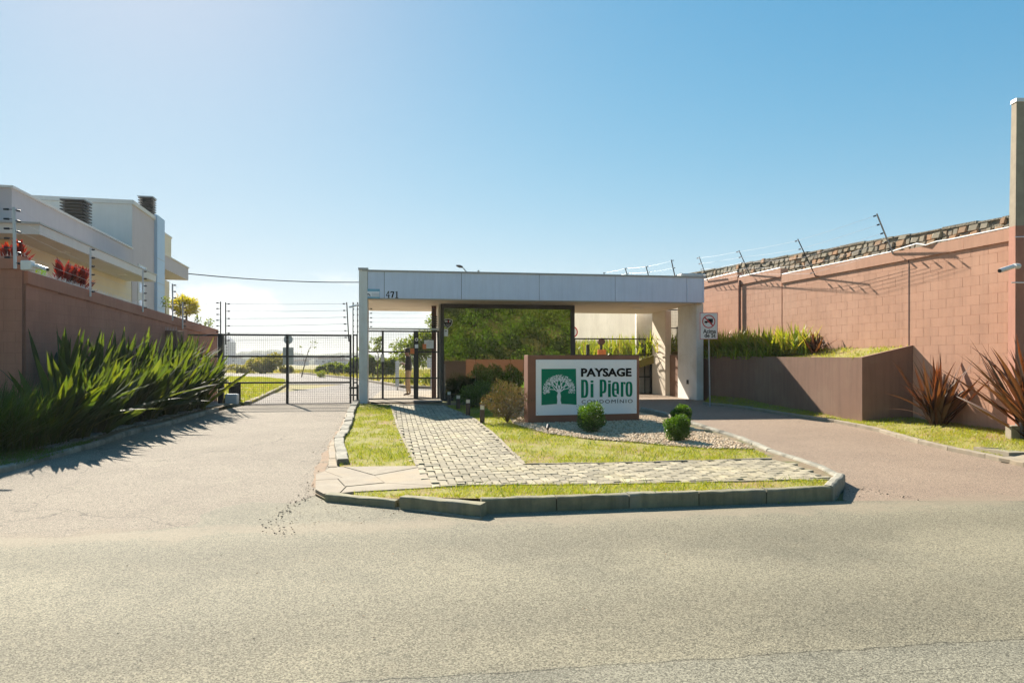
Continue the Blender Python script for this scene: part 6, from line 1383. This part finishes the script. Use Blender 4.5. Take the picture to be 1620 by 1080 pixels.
# ---------------------------------------------------------------- the man
def person(x, y, z, H):
    t = thing('person', 'man in dark polo and khaki trousers looking down at his hands behind the pedestrian gate', 'person', (x, y, z))
    # facing -x
    J = {'pelvis': (0, 0, .52, .088), 'waist': (0, 0, .60, .078), 'chest': (.005, 0, .72, .098), 'neck': (-.01, 0, .835, .036), 'head0': (-.03, 0, .875, .046), 'head': (-.04, 0, .92, .060), 'crown': (-.035, 0, .955, .046)}
    vs = []; ed = []; rad = []; idx = {}
    def av(n, p, r): idx[n] = len(vs); vs.append((x+p[0]*H, y+p[1]*H, z+p[2]*H)); rad.append(r*H)
    for n, (a, b_, c, r) in J.items(): av(n, (a, b_, c), r)
    ch = ['pelvis', 'waist', 'chest', 'neck', 'head0', 'head', 'crown']; ed += [(idx[a], idx[b_]) for a, b_ in zip(ch[:-1], ch[1:])]
    for s, nm in ((-1, 'l'), (1, 'r')):
        for n, p, r in (('hip', (0, s*.05, .49), .058), ('knee', (-.015+s*.01, s*.055, .275), .036), ('ankle', (.01+s*.02, s*.055, .045), .024), ('toe', (-.075+s*.02, s*.06, .018), .020), ('sh', (.005, s*.095, .79), .04), ('elb', (.02, s*.12, .635), .027), ('wri', (-.10, s*.05, .665), .018), ('hand', (-.135, s*.03, .68), .018)): av(n+nm, p, r)
        ed += [(idx['pelvis'], idx['hip'+nm]), (idx['hip'+nm], idx['knee'+nm]), (idx['knee'+nm], idx['ankle'+nm]), (idx['ankle'+nm], idx['toe'+nm]), (idx['chest'], idx['sh'+nm]), (idx['sh'+nm], idx['elb'+nm]), (idx['elb'+nm], idx['wri'+nm]), (idx['wri'+nm], idx['hand'+nm])]
    me = bpy.data.meshes.new('body'); me.from_pydata(vs, ed, []); o = bpy.data.objects.new('b', me); C.objects.link(o)
    md = o.modifiers.new('s', 'SKIN'); 
    for i, sv_ in enumerate(me.skin_vertices[0].data): sv_.radius = (rad[i], rad[i]); sv_.use_root = (i == 0)
    o.modifiers.new('ss', 'SUBSURF').levels = 2
    dg = bpy.context.evaluated_depsgraph_get(); m2 = bpy.data.meshes.new_from_object(o.evaluated_get(dg)); bpy.data.objects.remove(o); m2.materials.clear()
    for k_ in ('skin', 'shirt', 'trouser', 'shoe'): m2.materials.append(M[k_])
    for p in m2.polygons:
        c = p.center; h = (c.z-z)/H; dx = (c.x-x)/H; p.use_smooth = True
        p.material_index = 0 if h > .825 or (dx < -.035 and .6 < h < .72 and abs(c.y-y)/H < .14 and dx < -.06) else (1 if h > .53 else (2 if h > .05 else 3))
    b = bpy.data.objects.new('body', m2); link(b, t); b.location = -wloc(t)
    # fingers + thumb
    for s in (-1, 1):
        for k_ in range(4):
            p = Vector((x-.135*H, y+s*.03*H+(k_-1.5)*.009*H, z+.68*H)); MB().tube([p, p+Vector((-.028*H, 0, .004*H)), p+Vector((-.042*H, -s*.006*H, -.006*H))], [.0055*H, .005*H, .004*H], 5).build('finger', M['skin'], t)
        p = Vector((x-.12*H, y+s*.03*H, z+.69*H)); MB().tube([p, p+Vector((-.015*H, -s*.012*H, .016*H))], [.006*H, .005*H], 5).build('thumb', M['skin'], t)
    # hair cap, nose, ears
    bm = bmesh.new(); bmesh.ops.create_uvsphere(bm, u_segments=12, v_segments=8, radius=1)
    for v in bm.verts: v.co = Vector((v.co.x*.067*H, v.co.y*.058*H, v.co.z*.056*H))+Vector((x-.028*H, y, z+.952*H))
    bmesh.ops.delete(bm, geom=[v for v in bm.verts if v.co.z < z+.915*H or (v.co.x < x-.062*H and v.co.z < z+.955*H)], context='VERTS'); me = bpy.data.meshes.new('hair'); bm.to_mesh(me); bm.free(); me.materials.append(M['hair']); h = bpy.data.objects.new('hair', me); link(h, t); h.location = -wloc(t)
    MB().tube([(x-.095*H, y, z+.925*H), (x-.112*H, y, z+.905*H)], [.006*H, .010*H], 6).build('nose', M['skin'], t)
    for s in (-1, 1): MB().tube([(x-.03*H, y+s*.055*H, z+.92*H), (x-.03*H, y+s*.066*H, z+.915*H)], [.014*H, .012*H], 6).build('ear', M['skin'], t)
    return t
d_ = 25.0; xm = (646-810)/1080*d_; person(xm, d_, float(zg(xm, d_))+.03, 1.74)
ph = MB().box(xm-.30, d_-.04, .43+1.17, xm-.18, d_+.04, .43+1.185).build('phone', M['black'], bevel=.002); tag(ph, 'dark phone held in both hands by the man', 'phone')

# ---------------------------------------------------------------- across the street (reflected in the guardhouse glass)
M['darkwall'] = mat('dark_brown_plaster', (.07, .04, .032), (.05, .03, .025), 2, .9, .2)
bw = thing('street_wall', 'low brown wall across the street behind the camera', 'wall', (0, -10.2, 0))
MB().obox((-40, -10.2-7.2, -.2), (90, 16.2, 0), (-.04, .2, 0), (0, 0, 1.95)).build('wall_face', M['darkwall'], bw)
MB().obox((-40, -10.13-7.2, 1.752), (90, 16.2, 0), (.05, -.3, 0), (0, 0, .07)).build('coping', M['darkwall'], bw)
n = 210000; x = np.random.uniform(-20, 45, n); yp = np.random.uniform(-30, -10.9, n); y = yp+.18*x
zz = land(x, y)+1.1+1.5*np.sin(x*.6+yp*.4)*np.sin(yp*.8+x*.3)+.6*np.sin(x*1.7-yp*1.3)+np.random.uniform(-.7, .6, n)
zz = np.maximum(zz, land(x, y)+.05)
d = np.random.normal(size=(n, 3)); v, f = leaves(np.stack([x, y, zz], 1), d, np.random.uniform(.14, .34, n), np.random.uniform(.06, .15, n))
M['hill2'] = leafmat('dark_hill_leaf', [(.03, .06, .015), (.06, .10, .02), (.10, .13, .025), (.05, .07, .02)], .25, .5, (1.6, 1.6, .6))
M['hill3'] = leafmat('yellow_hill_leaf', [(.24, .30, .03), (.34, .40, .04), (.18, .26, .03), (.30, .27, .06)], .35, .5, (1.6, 1.6, .6))
kd = np.sin(x*.45+1.2*np.sin(yp*.5))+np.sin(yp*.7+x*.2)+np.random.normal(0, .25, n)
V4 = v.reshape(-1, 4, 3)
for nm_, mk, lb in (('hillleaf', (kd > -.7) & (kd < .8), 'dense green bushes covering the hillside across the street'), ('hill2', kd <= -.7, 'dark green bushes in the hollows of the hillside across the street'), ('hill3', kd >= .8, 'yellow green bushes on the hillside across the street')):
    vv = V4[mk].reshape(-1, 3); tag(npmesh('hillside_bushes', vv, np.arange(len(vv)).reshape(-1, 4), M[nm_]), lb, 'bushes', kind='stuff')
# air that fades the far town
hz = MB().box(-1560, -660, -2, 1560, 1560, 26).build('haze', M['black']); hz.data.materials.clear()
hm = bpy.data.materials.new('haze_air'); hm.use_nodes = True; ht_ = hm.node_tree; ht_.nodes.clear(); ho_ = N(ht_, 'ShaderNodeOutputMaterial'); pv_ = N(ht_, 'ShaderNodeVolumePrincipled'); pv_.inputs['Density'].default_value = .00032; pv_.inputs['Color'].default_value = (.93, .95, .97, 1); pv_.inputs['Anisotropy'].default_value = .35
L(ht_, pv_.outputs[0], ho_.inputs['Volume']); hz.data.materials.append(hm); tag(hz, 'thin haze over the far town', 'haze', kind='stuff')
print('objects', len(bpy.data.objects))
